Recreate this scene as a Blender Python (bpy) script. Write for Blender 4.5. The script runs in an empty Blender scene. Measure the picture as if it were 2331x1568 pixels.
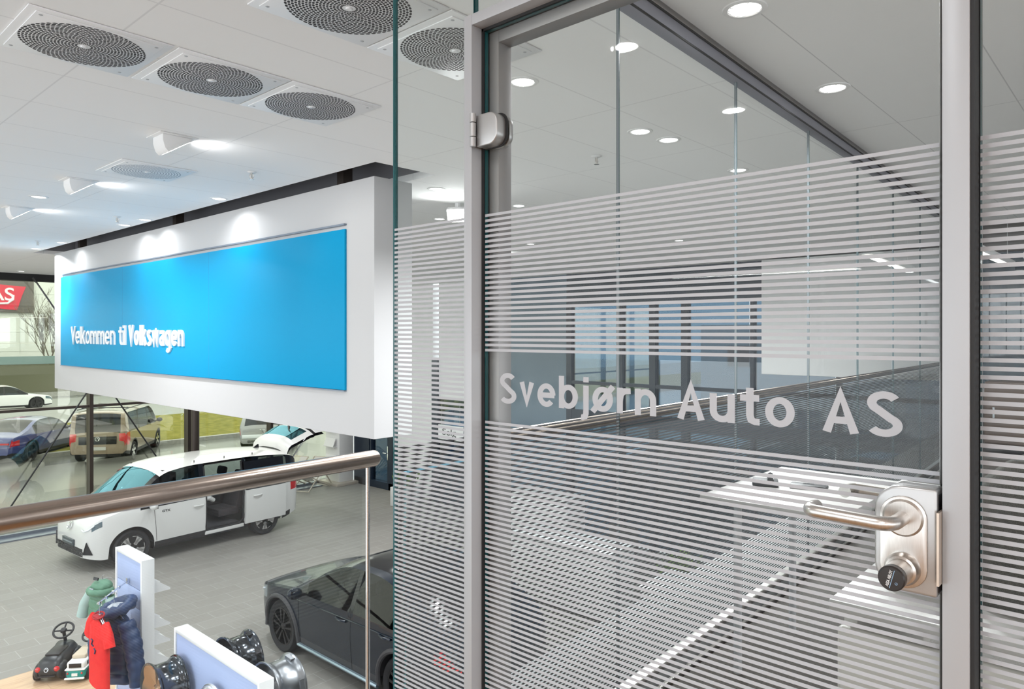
import bpy, bmesh, math, random
from mathutils import Vector, Matrix
random.seed(11)
SC = bpy.context.scene
COL = SC.collection
PI = math.pi

# ------------------------------------------------------------------ camera, world, exposure
FPX, CX, HY, CAMZ = 1633.0, 1165.5, 762.0, 1.33       # focal length in pixels, principal column, horizon row, eye height
FWD = math.radians(42.3)                              # view direction measured from the +X axis of the building
CA, SA = math.cos(FWD), math.sin(FWD)
cam = bpy.data.cameras.new('camera')
cam.sensor_width = 36.0
cam.lens = FPX / 2331.0 * 36.0
cam.shift_y = -22.0 / 2331.0
cam.clip_start = 0.02
cam.clip_end = 400.0
camo = bpy.data.objects.new('camera', cam)
camo.location = (0, 0, CAMZ)
camo.rotation_euler = (PI / 2, 0, FWD - PI / 2)
COL.objects.link(camo)
SC.camera = camo

SC.view_settings.view_transform = 'Standard'
SC.view_settings.look = 'None'
SC.view_settings.gamma = 1.0
SC.view_settings.use_curve_mapping = False
SC.view_settings.exposure = 0.58
SC.cycles.use_denoising = True
SC.cycles.transparent_max_bounces = 32
SC.cycles.max_bounces = 10
SC.cycles.diffuse_bounces = 5
SC.cycles.glossy_bounces = 5
SC.cycles.sample_clamp_indirect = 5.0
SC.cycles.caustics_reflective = False
SC.cycles.caustics_refractive = False

world = bpy.data.worlds.new('overcast_sky')
SC.world = world
world.use_nodes = True
wn = world.node_tree
bg = wn.nodes['Background']
bg.inputs['Color'].default_value = (0.93, 0.97, 1.0, 1)
bg.inputs['Strength'].default_value = 2.0

FLOOR_Z = -3.17      # showroom floor; the gallery floor is z = 0
CEIL_Z = 2.71


def pix(px, py, x=None, y=None, z=None):
    """Point where the sight line through a pixel of the photo meets the plane x=, y= or z=."""
    r = (px - CX) / FPX
    t = (HY - py) / FPX
    dx, dy, dz = CA + SA * r, SA - CA * r, t
    if x is not None:
        k = x / dx
    elif y is not None:
        k = y / dy
    else:
        k = (z - CAMZ) / dz
    return Vector((dx * k, dy * k, CAMZ + dz * k))


# ------------------------------------------------------------------ materials
def mat(name, col, rough=0.5, metal=0.0, spec=0.5, coat=0.0, emit=None, estr=0.0, trans=None):
    m = bpy.data.materials.new(name)
    m.use_nodes = True
    b = m.node_tree.nodes['Principled BSDF']
    b.inputs['Base Color'].default_value = (*col, 1)
    b.inputs['Roughness'].default_value = rough
    b.inputs['Metallic'].default_value = metal
    b.inputs['Specular IOR Level'].default_value = spec
    if coat:
        b.inputs['Coat Weight'].default_value = coat
        b.inputs['Coat Roughness'].default_value = 0.03
    if emit:
        b.inputs['Emission Color'].default_value = (*emit, 1)
        b.inputs['Emission Strength'].default_value = estr
    return m


def noise_mat(name, c1, c2, scale=6.0, rough=0.5, spec=0.5, metal=0.0, bump=0.0, detail=4.0, stretch=(1, 1, 1)):
    m = mat(name, c1, rough, metal, spec)
    nt = m.node_tree
    b = nt.nodes['Principled BSDF']
    tc = nt.nodes.new('ShaderNodeTexCoord')
    mp = nt.nodes.new('ShaderNodeMapping')
    mp.inputs['Scale'].default_value = stretch
    n = nt.nodes.new('ShaderNodeTexNoise')
    n.inputs['Scale'].default_value = scale
    n.inputs['Detail'].default_value = detail
    r = nt.nodes.new('ShaderNodeValToRGB')
    r.color_ramp.elements[0].position = 0.32
    r.color_ramp.elements[1].position = 0.68
    r.color_ramp.elements[0].color = (*c1, 1)
    r.color_ramp.elements[1].color = (*c2, 1)
    nt.links.new(tc.outputs['Object'], mp.inputs['Vector'])
    nt.links.new(mp.outputs['Vector'], n.inputs['Vector'])
    nt.links.new(n.outputs['Fac'], r.inputs['Fac'])
    nt.links.new(r.outputs['Color'], b.inputs['Base Color'])
    if bump:
        bp = nt.nodes.new('ShaderNodeBump')
        bp.inputs['Strength'].default_value = bump
        bp.inputs['Distance'].default_value = 0.01
        nt.links.new(n.outputs['Fac'], bp.inputs['Height'])
        nt.links.new(bp.outputs['Normal'], b.inputs['Normal'])
    return m


def brick_mat(name, c1, c2, mortar, bw, bh, msize, rough=0.4, spec=0.5, offset=0.5, rotz=0.0, grain=0.0, coords='Object'):
    m = mat(name, c1, rough, 0, spec)
    nt = m.node_tree
    b = nt.nodes['Principled BSDF']
    tc = nt.nodes.new('ShaderNodeTexCoord')
    mp = nt.nodes.new('ShaderNodeMapping')
    mp.inputs['Rotation'].default_value = (0, 0, rotz)
    br = nt.nodes.new('ShaderNodeTexBrick')
    br.offset = offset
    br.inputs['Color1'].default_value = (*c1, 1)
    br.inputs['Color2'].default_value = (*c2, 1)
    br.inputs['Mortar'].default_value = (*mortar, 1)
    br.inputs['Scale'].default_value = 1.0
    br.inputs['Brick Width'].default_value = bw
    br.inputs['Row Height'].default_value = bh
    br.inputs['Mortar Size'].default_value = msize
    br.inputs['Mortar Smooth'].default_value = 0.1
    nt.links.new(tc.outputs[coords], mp.inputs['Vector'])
    nt.links.new(mp.outputs['Vector'], br.inputs['Vector'])
    out = br.outputs['Color']
    if grain:
        mp2 = nt.nodes.new('ShaderNodeMapping')
        mp2.inputs['Rotation'].default_value = (0, 0, rotz)
        mp2.inputs['Scale'].default_value = (1.2, 14, 1)
        n = nt.nodes.new('ShaderNodeTexNoise')
        n.inputs['Scale'].default_value = 3.0
        n.inputs['Detail'].default_value = 6.0
        mx = nt.nodes.new('ShaderNodeMixRGB')
        mx.blend_type = 'OVERLAY'
        mx.inputs['Fac'].default_value = grain
        nt.links.new(tc.outputs[coords], mp2.inputs['Vector'])
        nt.links.new(mp2.outputs['Vector'], n.inputs['Vector'])
        nt.links.new(out, mx.inputs['Color1'])
        nt.links.new(n.outputs['Fac'], mx.inputs['Color2'])
        out = mx.outputs['Color']
    nt.links.new(out, b.inputs['Base Color'])
    return m


def glass_mat(name, tint=(0.97, 0.99, 0.985), refl=0.04, power=5.0, rough=0.0, haze=0.0, hazecol=(0.6, 0.62, 0.63), gcol=(1, 1, 1)):
    """Flat pane: straight-through transmission plus an angle dependent mirror reflection (same from both sides)."""
    m = bpy.data.materials.new(name)
    m.use_nodes = True
    nt = m.node_tree
    nt.nodes.clear()
    out = nt.nodes.new('ShaderNodeOutputMaterial')
    tr = nt.nodes.new('ShaderNodeBsdfTransparent')
    tr.inputs['Color'].default_value = (*tint, 1)
    gl = nt.nodes.new('ShaderNodeBsdfGlossy')
    gl.inputs['Roughness'].default_value = rough
    gl.inputs['Color'].default_value = (*gcol, 1)
    lw = nt.nodes.new('ShaderNodeLayerWeight')
    lw.inputs['Blend'].default_value = 0.5
    pw = nt.nodes.new('ShaderNodeMath')
    pw.operation = 'POWER'
    pw.inputs[1].default_value = power
    ma = nt.nodes.new('ShaderNodeMath')
    ma.operation = 'MULTIPLY_ADD'
    ma.use_clamp = True
    ma.inputs[1].default_value = 1.0 - refl
    ma.inputs[2].default_value = refl
    mix = nt.nodes.new('ShaderNodeMixShader')
    nt.links.new(lw.outputs['Facing'], pw.inputs[0])
    nt.links.new(pw.outputs[0], ma.inputs[0])
    nt.links.new(ma.outputs[0], mix.inputs['Fac'])
    first = tr.outputs[0]
    if haze:
        df = nt.nodes.new('ShaderNodeBsdfDiffuse')
        df.inputs['Color'].default_value = (*hazecol, 1)
        m2 = nt.nodes.new('ShaderNodeMixShader')
        m2.inputs['Fac'].default_value = haze
        nt.links.new(tr.outputs[0], m2.inputs[1])
        nt.links.new(df.outputs[0], m2.inputs[2])
        first = m2.outputs[0]
    nt.links.new(first, mix.inputs[1])
    nt.links.new(gl.outputs[0], mix.inputs[2])
    nt.links.new(mix.outputs[0], out.inputs['Surface'])
    return m


def film_mat(name, col, trans=0.35):
    m = bpy.data.materials.new(name)
    m.use_nodes = True
    nt = m.node_tree
    nt.nodes.clear()
    out = nt.nodes.new('ShaderNodeOutputMaterial')
    d = nt.nodes.new('ShaderNodeBsdfDiffuse')
    d.inputs['Color'].default_value = (*col, 1)
    t = nt.nodes.new('ShaderNodeBsdfTranslucent')
    t.inputs['Color'].default_value = (*col, 1)
    mx = nt.nodes.new('ShaderNodeMixShader')
    mx.inputs['Fac'].default_value = trans
    nt.links.new(d.outputs[0], mx.inputs[1])
    nt.links.new(t.outputs[0], mx.inputs[2])
    nt.links.new(mx.outputs[0], out.inputs['Surface'])
    return m


def emit_mat(name, col, s):
    return mat(name, col, 0.4, emit=col, estr=s)


M = {}
M['ceiling'] = brick_mat('ceiling_tiles', (0.92, 0.92, 0.925), (0.925, 0.925, 0.93), (0.79, 0.79, 0.80), 1.22, 0.62, 0.0045, 0.85, 0.2, offset=0.0)
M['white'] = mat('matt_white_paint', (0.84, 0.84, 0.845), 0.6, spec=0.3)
M['white_gloss'] = mat('white_laminate', (0.82, 0.82, 0.82), 0.25)
M['recess'] = mat('unlit_recess_grey', (0.22, 0.22, 0.24), 0.8)  # unlit look of the slot put into the dark grey
M['blue_panel'] = mat('cyan_blue_panel', (0.0, 0.32, 0.60), 0.42, spec=0.15)
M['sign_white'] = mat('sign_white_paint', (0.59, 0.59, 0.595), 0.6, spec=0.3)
M['letter'] = mat('white_letter', (0.88, 0.88, 0.88), 0.4)
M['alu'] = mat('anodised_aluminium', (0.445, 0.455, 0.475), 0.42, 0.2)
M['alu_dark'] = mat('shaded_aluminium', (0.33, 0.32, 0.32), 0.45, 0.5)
M['channel'] = mat('grey_violet_channel', (0.27, 0.27, 0.31), 0.45, 0.4)
M['gasket'] = mat('black_gasket', (0.012, 0.012, 0.013), 0.6)
M['steel'] = noise_mat('brushed_steel', (0.60, 0.57, 0.54), (0.66, 0.63, 0.60), 60, 0.30, metal=1.0, stretch=(1, 12, 1))
M['chrome'] = mat('chrome', (0.85, 0.86, 0.88), 0.08, 1.0)
M['rail'] = mat('handrail_steel', (0.43, 0.35, 0.30), 0.24, 1.0)
M['black'] = mat('black_plastic', (0.015, 0.015, 0.017), 0.5)
M['black_gloss'] = mat('black_gloss', (0.01, 0.01, 0.012), 0.12)
M['dark_metal'] = mat('dark_bronze_metal', (0.055, 0.042, 0.036), 0.4, 0.4)
M['navy_frame'] = mat('navy_frame', (0.012, 0.022, 0.04), 0.4)
M['glass'] = glass_mat('clear_glass', (0.985, 0.995, 0.99), 0.010, 6.0)
M['glass_far'] = glass_mat('partition_glass', (0.985, 0.995, 0.992), 0.006, 8.0)
M['glass_rail'] = glass_mat('balustrade_glass', (0.96, 0.98, 0.98), 0.018, 6.5, haze=0.02, hazecol=(0.55, 0.57, 0.6))
M['glass_facade'] = glass_mat('facade_glass', (0.90, 0.91, 0.82), 0.10, 4.0)
M['glass_blue'] = glass_mat('blue_facade_glass', (0.20, 0.28, 0.34), 0.08, 4.5)
M['glass_edge'] = mat('green_glass_edge', (0.01, 0.09, 0.10), 0.15)
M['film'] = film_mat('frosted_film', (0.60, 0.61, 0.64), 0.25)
M['film_shaded'] = film_mat('frosted_film_shaded', (0.11, 0.11, 0.115), 0.15)  # backlit copy of the frosted film, its shade put into the colour
M['seal'] = mat('clear_seal', (0.22, 0.24, 0.26), 0.3)
M['tile'] = brick_mat('floor_tiles', (0.272, 0.258, 0.236), (0.297, 0.283, 0.26), (0.40, 0.39, 0.37), 0.62, 0.31, 0.004, 0.55, 0.18, rotz=0.0)
M['wood_floor'] = brick_mat('oak_floor', (0.55, 0.36, 0.22), (0.62, 0.42, 0.27), (0.42, 0.27, 0.16), 1.4, 0.19, 0.003, 0.4, 0.4, grain=0.35)
M['walnut_floor'] = brick_mat('brown_floor', (0.32, 0.18, 0.085), (0.37, 0.21, 0.105), (0.18, 0.10, 0.055), 1.4, 0.19, 0.003, 0.45, 0.4, grain=0.35)
M['carpet'] = noise_mat('dark_carpet', (0.075, 0.071, 0.068), (0.12, 0.114, 0.108), 220, 0.95, 0.1)
M['asphalt'] = noise_mat('wet_asphalt', (0.12, 0.125, 0.12), (0.18, 0.185, 0.17), 0.35, 0.16, 0.5)
M['road'] = noise_mat('road_asphalt', (0.27, 0.28, 0.27), (0.32, 0.33, 0.32), 0.5, 0.5, 0.4)
M['grass'] = noise_mat('winter_grass', (0.14, 0.14, 0.02), (0.24, 0.22, 0.05), 3.0, 0.9, 0.1, bump=0.5)
M['kerb'] = noise_mat('kerb_stone', (0.30, 0.30, 0.28), (0.38, 0.38, 0.36), 8, 0.7)
M['cladding'] = brick_mat('white_cladding', (0.88, 0.91, 0.86), (0.87, 0.90, 0.85), (0.74, 0.77, 0.73), 9.0, 1.9, 0.05, 0.5, 0.3, coords='Generated')
M['rubber'] = mat('tyre_rubber', (0.022, 0.022, 0.024), 0.75, spec=0.3)
M['alloy'] = mat('alloy_silver', (0.72, 0.72, 0.73), 0.25, 0.9)
M['alloy_black'] = mat('black_alloy', (0.02, 0.02, 0.022), 0.22, 0.5)
M['gunmetal'] = mat('gunmetal_alloy', (0.10, 0.11, 0.125), 0.14, 1.0)
M['gunmetal_matt'] = mat('matt_gunmetal_alloy', (0.30, 0.31, 0.33), 0.32, 1.0)
M['van_white'] = mat('pearl_white_paint', (0.73, 0.725, 0.71), 0.28, coat=0.6)
M['car_dark'] = mat('deep_blue_black_paint', (0.004, 0.010, 0.020), 0.22, spec=0.3, coat=0.45)
M['car_blue'] = mat('violet_blue_paint', (0.035, 0.05, 0.20), 0.25, coat=1.0)
M['car_sky'] = mat('light_blue_paint', (0.10, 0.32, 0.52), 0.25, coat=1.0)
M['car_grey'] = mat('silver_grey_paint', (0.32, 0.33, 0.34), 0.28, coat=1.0)
M['car_bronze'] = mat('bronze_paint', (0.23, 0.175, 0.12), 0.28, coat=1.0)
M['car_white'] = mat('white_car_paint', (0.75, 0.76, 0.78), 0.28, coat=1.0)
M['car_glass'] = glass_mat('car_window_glass', (0.34, 0.39, 0.42), 0.03, 5.0)
M['screen_glass'] = glass_mat('windscreen_glass', (0.10, 0.26, 0.34), 0.22, 2.4, gcol=(0.26, 0.55, 0.70))
M['red_lamp'] = mat('red_lamp', (0.55, 0.01, 0.015), 0.15, coat=1.0)
M['lamp_glass'] = mat('headlamp_glass', (0.10, 0.15, 0.18), 0.1, coat=1.0)
M['lamp_white'] = mat('headlamp_white', (0.85, 0.9, 0.95), 0.2)
M['seat_fabric'] = noise_mat('car_seat_fabric', (0.03, 0.026, 0.03), (0.055, 0.045, 0.048), 60, 0.9)
M['blue_lit'] = mat('blue_lit_panel', (0.38, 0.46, 0.70), 0.5)  # bluish light on the panel put into its base colour
M['navy_cloth'] = noise_mat('navy_quilted_nylon', (0.012, 0.028, 0.085), (0.022, 0.05, 0.13), 14, 0.42, 0.5)
M['grey_lining'] = noise_mat('grey_lining', (0.30, 0.32, 0.36), (0.5, 0.52, 0.55), 30, 0.7)
M['red_cloth'] = noise_mat('red_cotton', (0.72, 0.02, 0.02), (0.80, 0.035, 0.03), 20, 0.85, 0.2)
M['green_cloth'] = noise_mat('sage_green_nylon', (0.09, 0.20, 0.13), (0.13, 0.27, 0.18), 14, 0.6, 0.4)
M['mint_cloth'] = mat('pale_mint_nylon', (0.36, 0.48, 0.45), 0.6)
M['toy_black'] = mat('toy_dark_plastic', (0.018, 0.022, 0.026), 0.35)
M['toy_teal'] = mat('toy_teal_plastic', (0.0, 0.26, 0.23), 0.3)
M['toy_white'] = mat('toy_white_plastic', (0.82, 0.82, 0.80), 0.35)
M['toy_beige'] = mat('toy_beige_plastic', (0.55, 0.46, 0.34), 0.5)
M['pale_wood'] = mat('pale_beech', (0.62, 0.56, 0.46), 0.5)
M['canvas'] = mat('cream_canvas', (0.74, 0.72, 0.68), 0.8)
M['text_black'] = mat('black_print', (0.02, 0.02, 0.02), 0.6)
M['text_white'] = mat('white_print', (0.85, 0.85, 0.85), 0.6)
M['grey_text'] = noise_mat('grey_tweed', (0.05, 0.05, 0.047), (0.15, 0.147, 0.138), 900, 0.95, 0.1, detail=1.0)
M['desk'] = mat('white_desk_laminate', (0.43, 0.42, 0.41), 0.3)
M['desk_front'] = mat('cream_desk_panel', (0.56, 0.54, 0.505), 0.35)
M['concrete'] = mat('grey_slab', (0.20, 0.20, 0.20), 0.7)
M['olive_reflection'] = noise_mat('dark_olive_reflection', (0.085, 0.09, 0.05), (0.13, 0.13, 0.075), 0.12, 0.25, stretch=(0.4, 1, 1.5))
M['teal_band'] = mat('grey_teal_band', (0.17, 0.25, 0.25), 0.4)
M['sign_dark'] = mat('dark_taupe_sign', (0.12, 0.11, 0.10), 0.5)
M['sign_red'] = mat('red_flag_print', (0.70, 0.025, 0.06), 0.5)
M['bark'] = mat('grey_bark', (0.20, 0.18, 0.15), 0.9)
M['plant'] = noise_mat('plant_leaf', (0.05, 0.13, 0.02), (0.22, 0.32, 0.07), 9, 0.6)
M['pot'] = mat('white_planter', (0.7, 0.7, 0.7), 0.5)
M['lamp_on'] = emit_mat('lamp_glow', (1.0, 0.97, 0.93), 3.0)
M['lamp_hot'] = emit_mat('lamp_glow_bright', (1.0, 0.98, 0.95), 7.0)
M['vent_hole'] = mat('vent_hole_dark', (0.03, 0.028, 0.03), 0.7)
M['vent_slot'] = mat('vent_slot_grey', (0.30, 0.34, 0.40), 0.6)
M['vent_white'] = mat('vent_white_steel', (0.86, 0.87, 0.89), 0.45)
M['blue_sign'] = mat('blue_counter_edge', (0.05, 0.45, 0.85), 0.3)
M['wall_blue'] = noise_mat('blue_grey_glazed_panel', (0.09, 0.14, 0.19), (0.15, 0.21, 0.27), 0.6, 0.25)


# ------------------------------------------------------------------ mesh helpers
class MB:
    def __init__(self):
        self.v, self.f, self.m = [], [], []

    def add(self, vs, fs, m=0, X=None):
        o = len(self.v)
        for p in vs:
            p = Vector(p)
            self.v.append(X @ p if X is not None else p)
        for f in fs:
            self.f.append([i + o for i in f])
            self.m.append(m)

    def box(self, x0, x1, y0, y1, z0, z1, m=0, X=None):
        vs = [(x0, y0, z0), (x1, y0, z0), (x1, y1, z0), (x0, y1, z0), (x0, y0, z1), (x1, y0, z1), (x1, y1, z1), (x0, y1, z1)]
        self.add(vs, [(0, 3, 2, 1), (4, 5, 6, 7), (0, 1, 5, 4), (1, 2, 6, 5), (2, 3, 7, 6), (3, 0, 4, 7)], m, X)

    def cyl(self, p0, p1, r0, r1=None, n=16, m=0, cap=True, X=None):
        self.tube([p0, p1], [r0, r0 if r1 is None else r1], n, m, cap, X=X)

    def tube(self, pts, r, n=8, m=0, cap=True, closed=False, X=None, flat=None):
        pts = [Vector(p) for p in pts]
        k = len(pts)
        rs = r if isinstance(r, (list, tuple)) else [r] * k
        vs, prev = [], None
        for i in range(k):
            if closed:
                t = pts[(i + 1) % k] - pts[i - 1]
            else:
                t = pts[min(i + 1, k - 1)] - pts[max(i - 1, 0)]
            t.normalize()
            if prev is None:
                up = Vector((0, 0, 1)) if abs(t.z) < 0.9 else Vector((1, 0, 0))
                a = t.cross(up).normalized()
            else:
                a = (prev - t * prev.dot(t)).normalized()
            b = t.cross(a).normalized()
            prev = a
            for j in range(n):
                q = 2 * PI * j / n
                vs.append(pts[i] + (a * math.cos(q) * (flat or 1.0) + b * math.sin(q)) * rs[i])
        fs = []
        for i in range(k if closed else k - 1):
            i2 = (i + 1) % k
            for j in range(n):
                j2 = (j + 1) % n
                fs.append((i * n + j, i * n + j2, i2 * n + j2, i2 * n + j))
        if cap and not closed:
            fs.append(tuple(range(n))[::-1])
            fs.append(tuple((k - 1) * n + j for j in range(n)))
        self.add(vs, fs, m, X)

    def lathe(self, prof, n=32, m=0, X=None, close=False):
        """prof: list of (radius, height) about local Z."""
        vs, fs = [], []
        k = len(prof)
        for (r, h) in prof:
            for j in range(n):
                q = 2 * PI * j / n
                vs.append((r * math.cos(q), r * math.sin(q), h))
        for i in range(k if close else k - 1):
            i2 = (i + 1) % k
            for j in range(n):
                j2 = (j + 1) % n
                fs.append((i * n + j, i * n + j2, i2 * n + j2, i2 * n + j))
        self.add(vs, fs, m, X)

    def disc(self, r, h, n=32, m=0, X=None):
        self.add([(r * math.cos(2 * PI * j / n), r * math.sin(2 * PI * j / n), h) for j in range(n)], [tuple(range(n))], m, X)

    def prism(self, poly, z0, z1, m=0, X=None):
        n = len(poly)
        vs = [(p[0], p[1], z0) for p in poly] + [(p[0], p[1], z1) for p in poly]
        fs = [tuple(range(n))[::-1], tuple(range(n, 2 * n))]
        for i in range(n):
            j = (i + 1) % n
            fs.append((i, j, n + j, n + i))
        self.add(vs, fs, m, X)

    def ellipsoid(self, c, r, n=16, k=10, m=0, X=None):
        vs, fs = [], []
        for i in range(k + 1):
            a = PI * i / k
            for j in range(n):
                q = 2 * PI * j / n
                vs.append((c[0] + r[0] * math.sin(a) * math.cos(q), c[1] + r[1] * math.sin(a) * math.sin(q), c[2] - r[2] * math.cos(a)))
        for i in range(k):
            for j in range(n):
                j2 = (j + 1) % n
                fs.append((i * n + j, i * n + j2, (i + 1) * n + j2, (i + 1) * n + j))
        self.add(vs, fs, m, X)

    def loft(self, rings, m=0, cap=True, X=None):
        n = len(rings[0])
        vs = [p for r in rings for p in r]
        fs = []
        for i in range(len(rings) - 1):
            for j in range(n):
                j2 = (j + 1) % n
                fs.append((i * n + j, i * n + j2, (i + 1) * n + j2, (i + 1) * n + j))
        if cap:
            fs.append(tuple(range(n))[::-1])
            fs.append(tuple((len(rings) - 1) * n + j for j in range(n)))
        self.add(vs, fs, m, X)

    def build(self, name, mats, parent=None, bevel=0.0, seg=2, smooth=35, weld=False):
        me = bpy.data.meshes.new(name)
        me.from_pydata([tuple(p) for p in self.v], [], self.f)
        for q in (mats if isinstance(mats, (list, tuple)) else [mats]):
            me.materials.append(M[q] if isinstance(q, str) else q)
        me.polygons.foreach_set('material_index', self.m)
        bm = bmesh.new()
        bm.from_mesh(me)
        if weld:
            bmesh.ops.remove_doubles(bm, verts=bm.verts, dist=1e-5)
        bmesh.ops.recalc_face_normals(bm, faces=bm.faces)
        if bevel:
            es = [e for e in bm.edges if len(e.link_faces) == 2 and e.calc_face_angle(0) > 0.6]
            bmesh.ops.bevel(bm, geom=es, offset=bevel, segments=seg, affect='EDGES', clamp_overlap=True, profile=0.5)
        bm.to_mesh(me)
        bm.free()
        me.polygons.foreach_set('use_smooth', [True] * len(me.polygons))
        me.set_sharp_from_angle(angle=math.radians(smooth))
        o = bpy.data.objects.new(name, me)
        COL.objects.link(o)
        if parent is not None:
            o.parent = parent
        return o


def tag(o, label=None, cat=None, group=None, kind=None):
    if label:
        o['label'] = label
    if cat:
        o['category'] = cat
    if group:
        o['group'] = group
    if kind:
        o['kind'] = kind
    return o


def thing(name, label, cat, loc=(0, 0, 0), rotz=0.0, group=None, scale=1.0):
    o = bpy.data.objects.new(name, None)
    o.empty_display_size = 0.1
    COL.objects.link(o)
    o.location = loc
    o.rotation_euler = (0, 0, rotz)
    if scale != 1.0:
        o.scale = (scale,) * 3
    return tag(o, label, cat, group)


def struct(o, label=None):
    o['kind'] = 'structure'
    if label:
        o['label'] = label
    return o


def dup(root, label, loc=None, rotz=None, group=None):
    r = root.copy()
    COL.objects.link(r)
    if loc is not None:
        r.location = loc
    if rotz is not None:
        r.rotation_euler = (0, 0, rotz)
    r['label'] = label
    if group:
        r['group'] = group
    for ch in list(root.children):
        c = ch.copy()
        COL.objects.link(c)
        c.parent = r
        for g in list(ch.children):
            d = g.copy()
            COL.objects.link(d)
            d.parent = c
    return r


def text_mb(body, w=None, h=None, extrude=0.002, bold=0.0, cap='H'):
    """Lettering as mesh: baseline at y = 0, left edge at x = 0, fitted to width w and capital height h."""
    def mk(s):
        cu = bpy.data.curves.new('lettering', 'FONT')
        cu.body = s
        cu.size = 1.0
        cu.extrude = 0.0
        cu.offset = bold
        cu.resolution_u = 6
        ob = bpy.data.objects.new('lettering', cu)
        COL.objects.link(ob)
        bpy.context.view_layer.update()
        dg = bpy.context.evaluated_depsgraph_get()
        me = bpy.data.meshes.new_from_object(ob.evaluated_get(dg))
        bpy.data.objects.remove(ob)
        return me
    me = mk(body)
    ref = mk(cap)
    ch = max(v.co.y for v in ref.vertices) - min(v.co.y for v in ref.vertices)
    x0 = min(v.co.x for v in me.vertices)
    x1 = max(v.co.x for v in me.vertices)
    sy = h / ch
    sx = w / (x1 - x0) if w else sy
    bm = bmesh.new()
    bm.from_mesh(me)
    for v in bm.verts:
        v.co.x = (v.co.x - x0) * sx
        v.co.y = v.co.y * sy
    r = bmesh.ops.extrude_face_region(bm, geom=list(bm.faces))
    for g in r['geom']:
        if isinstance(g, bmesh.types.BMVert):
            g.co.z += extrude
    bm.verts.ensure_lookup_table()
    mb = MB()
    idx = {v: i for i, v in enumerate(bm.verts)}
    mb.add([v.co.copy() for v in bm.verts], [[idx[v] for v in f.verts] for f in bm.faces])
    bm.free()
    return mb


def ribbon(mb, pts, hw, d, closed=False, X=None):
    """Flat stroke of half width hw and depth d along a 2D centre line."""
    n = len(pts)
    L, R = [], []
    for i in range(n):
        p = Vector(pts[i])
        a = Vector(pts[i - 1]) if (i > 0 or closed) else None
        c = Vector(pts[(i + 1) % n]) if (i < n - 1 or closed) else None
        d0 = (p - a).normalized() if a is not None else (c - p).normalized()
        d1 = (c - p).normalized() if c is not None else d0
        n0, n1 = Vector((-d0.y, d0.x)), Vector((-d1.y, d1.x))
        m = n0 + n1
        if m.length < 1e-4:
            m = n0
        m.normalize()
        k = min(2.2, 1 / max(0.2, m.dot(n0)))
        L.append(p + m * hw * k)
        R.append(p - m * hw * k)
    vs = [(q.x, q.y, 0) for q in L] + [(q.x, q.y, 0) for q in R] + [(q.x, q.y, d) for q in L] + [(q.x, q.y, d) for q in R]
    fs = []
    for i in range(n if closed else n - 1):
        j = (i + 1) % n
        fs += [(i, j, n + j, n + i), (2 * n + i, 3 * n + i, 3 * n + j, 2 * n + j), (i, 2 * n + i, 2 * n + j, j), (n + i, n + j, 3 * n + j, 3 * n + i)]
    if not closed:
        fs += [(0, n, 3 * n, 2 * n), (n - 1, 3 * n - 1, 4 * n - 1, 2 * n - 1)][:1] + [(n - 1, 3 * n - 1, 4 * n - 1, 2 * n - 1)]
    mb.add(vs, fs, X=X)


def _ell(cx, cy, rx, ry, a0, a1, n=18):
    return [(cx + rx * math.cos(math.radians(a0 + (a1 - a0) * i / n)), cy + ry * math.sin(math.radians(a0 + (a1 - a0) * i / n))) for i in range(n + 1)]


def _spl(P, n=6):
    out = []
    for i in range(len(P) - 1):
        a, b_, c, d = P[max(0, i - 1)], P[i], P[i + 1], P[min(len(P) - 1, i + 2)]
        for k in range(n):
            t = k / n
            out.append(tuple(0.5 * (2 * b_[q] + (c[q] - a[q]) * t + (2 * a[q] - 5 * b_[q] + 4 * c[q] - d[q]) * t * t + (3 * b_[q] - a[q] - 3 * c[q] + d[q]) * t ** 3) for q in (0, 1)))
    out.append(P[-1])
    return out


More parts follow.
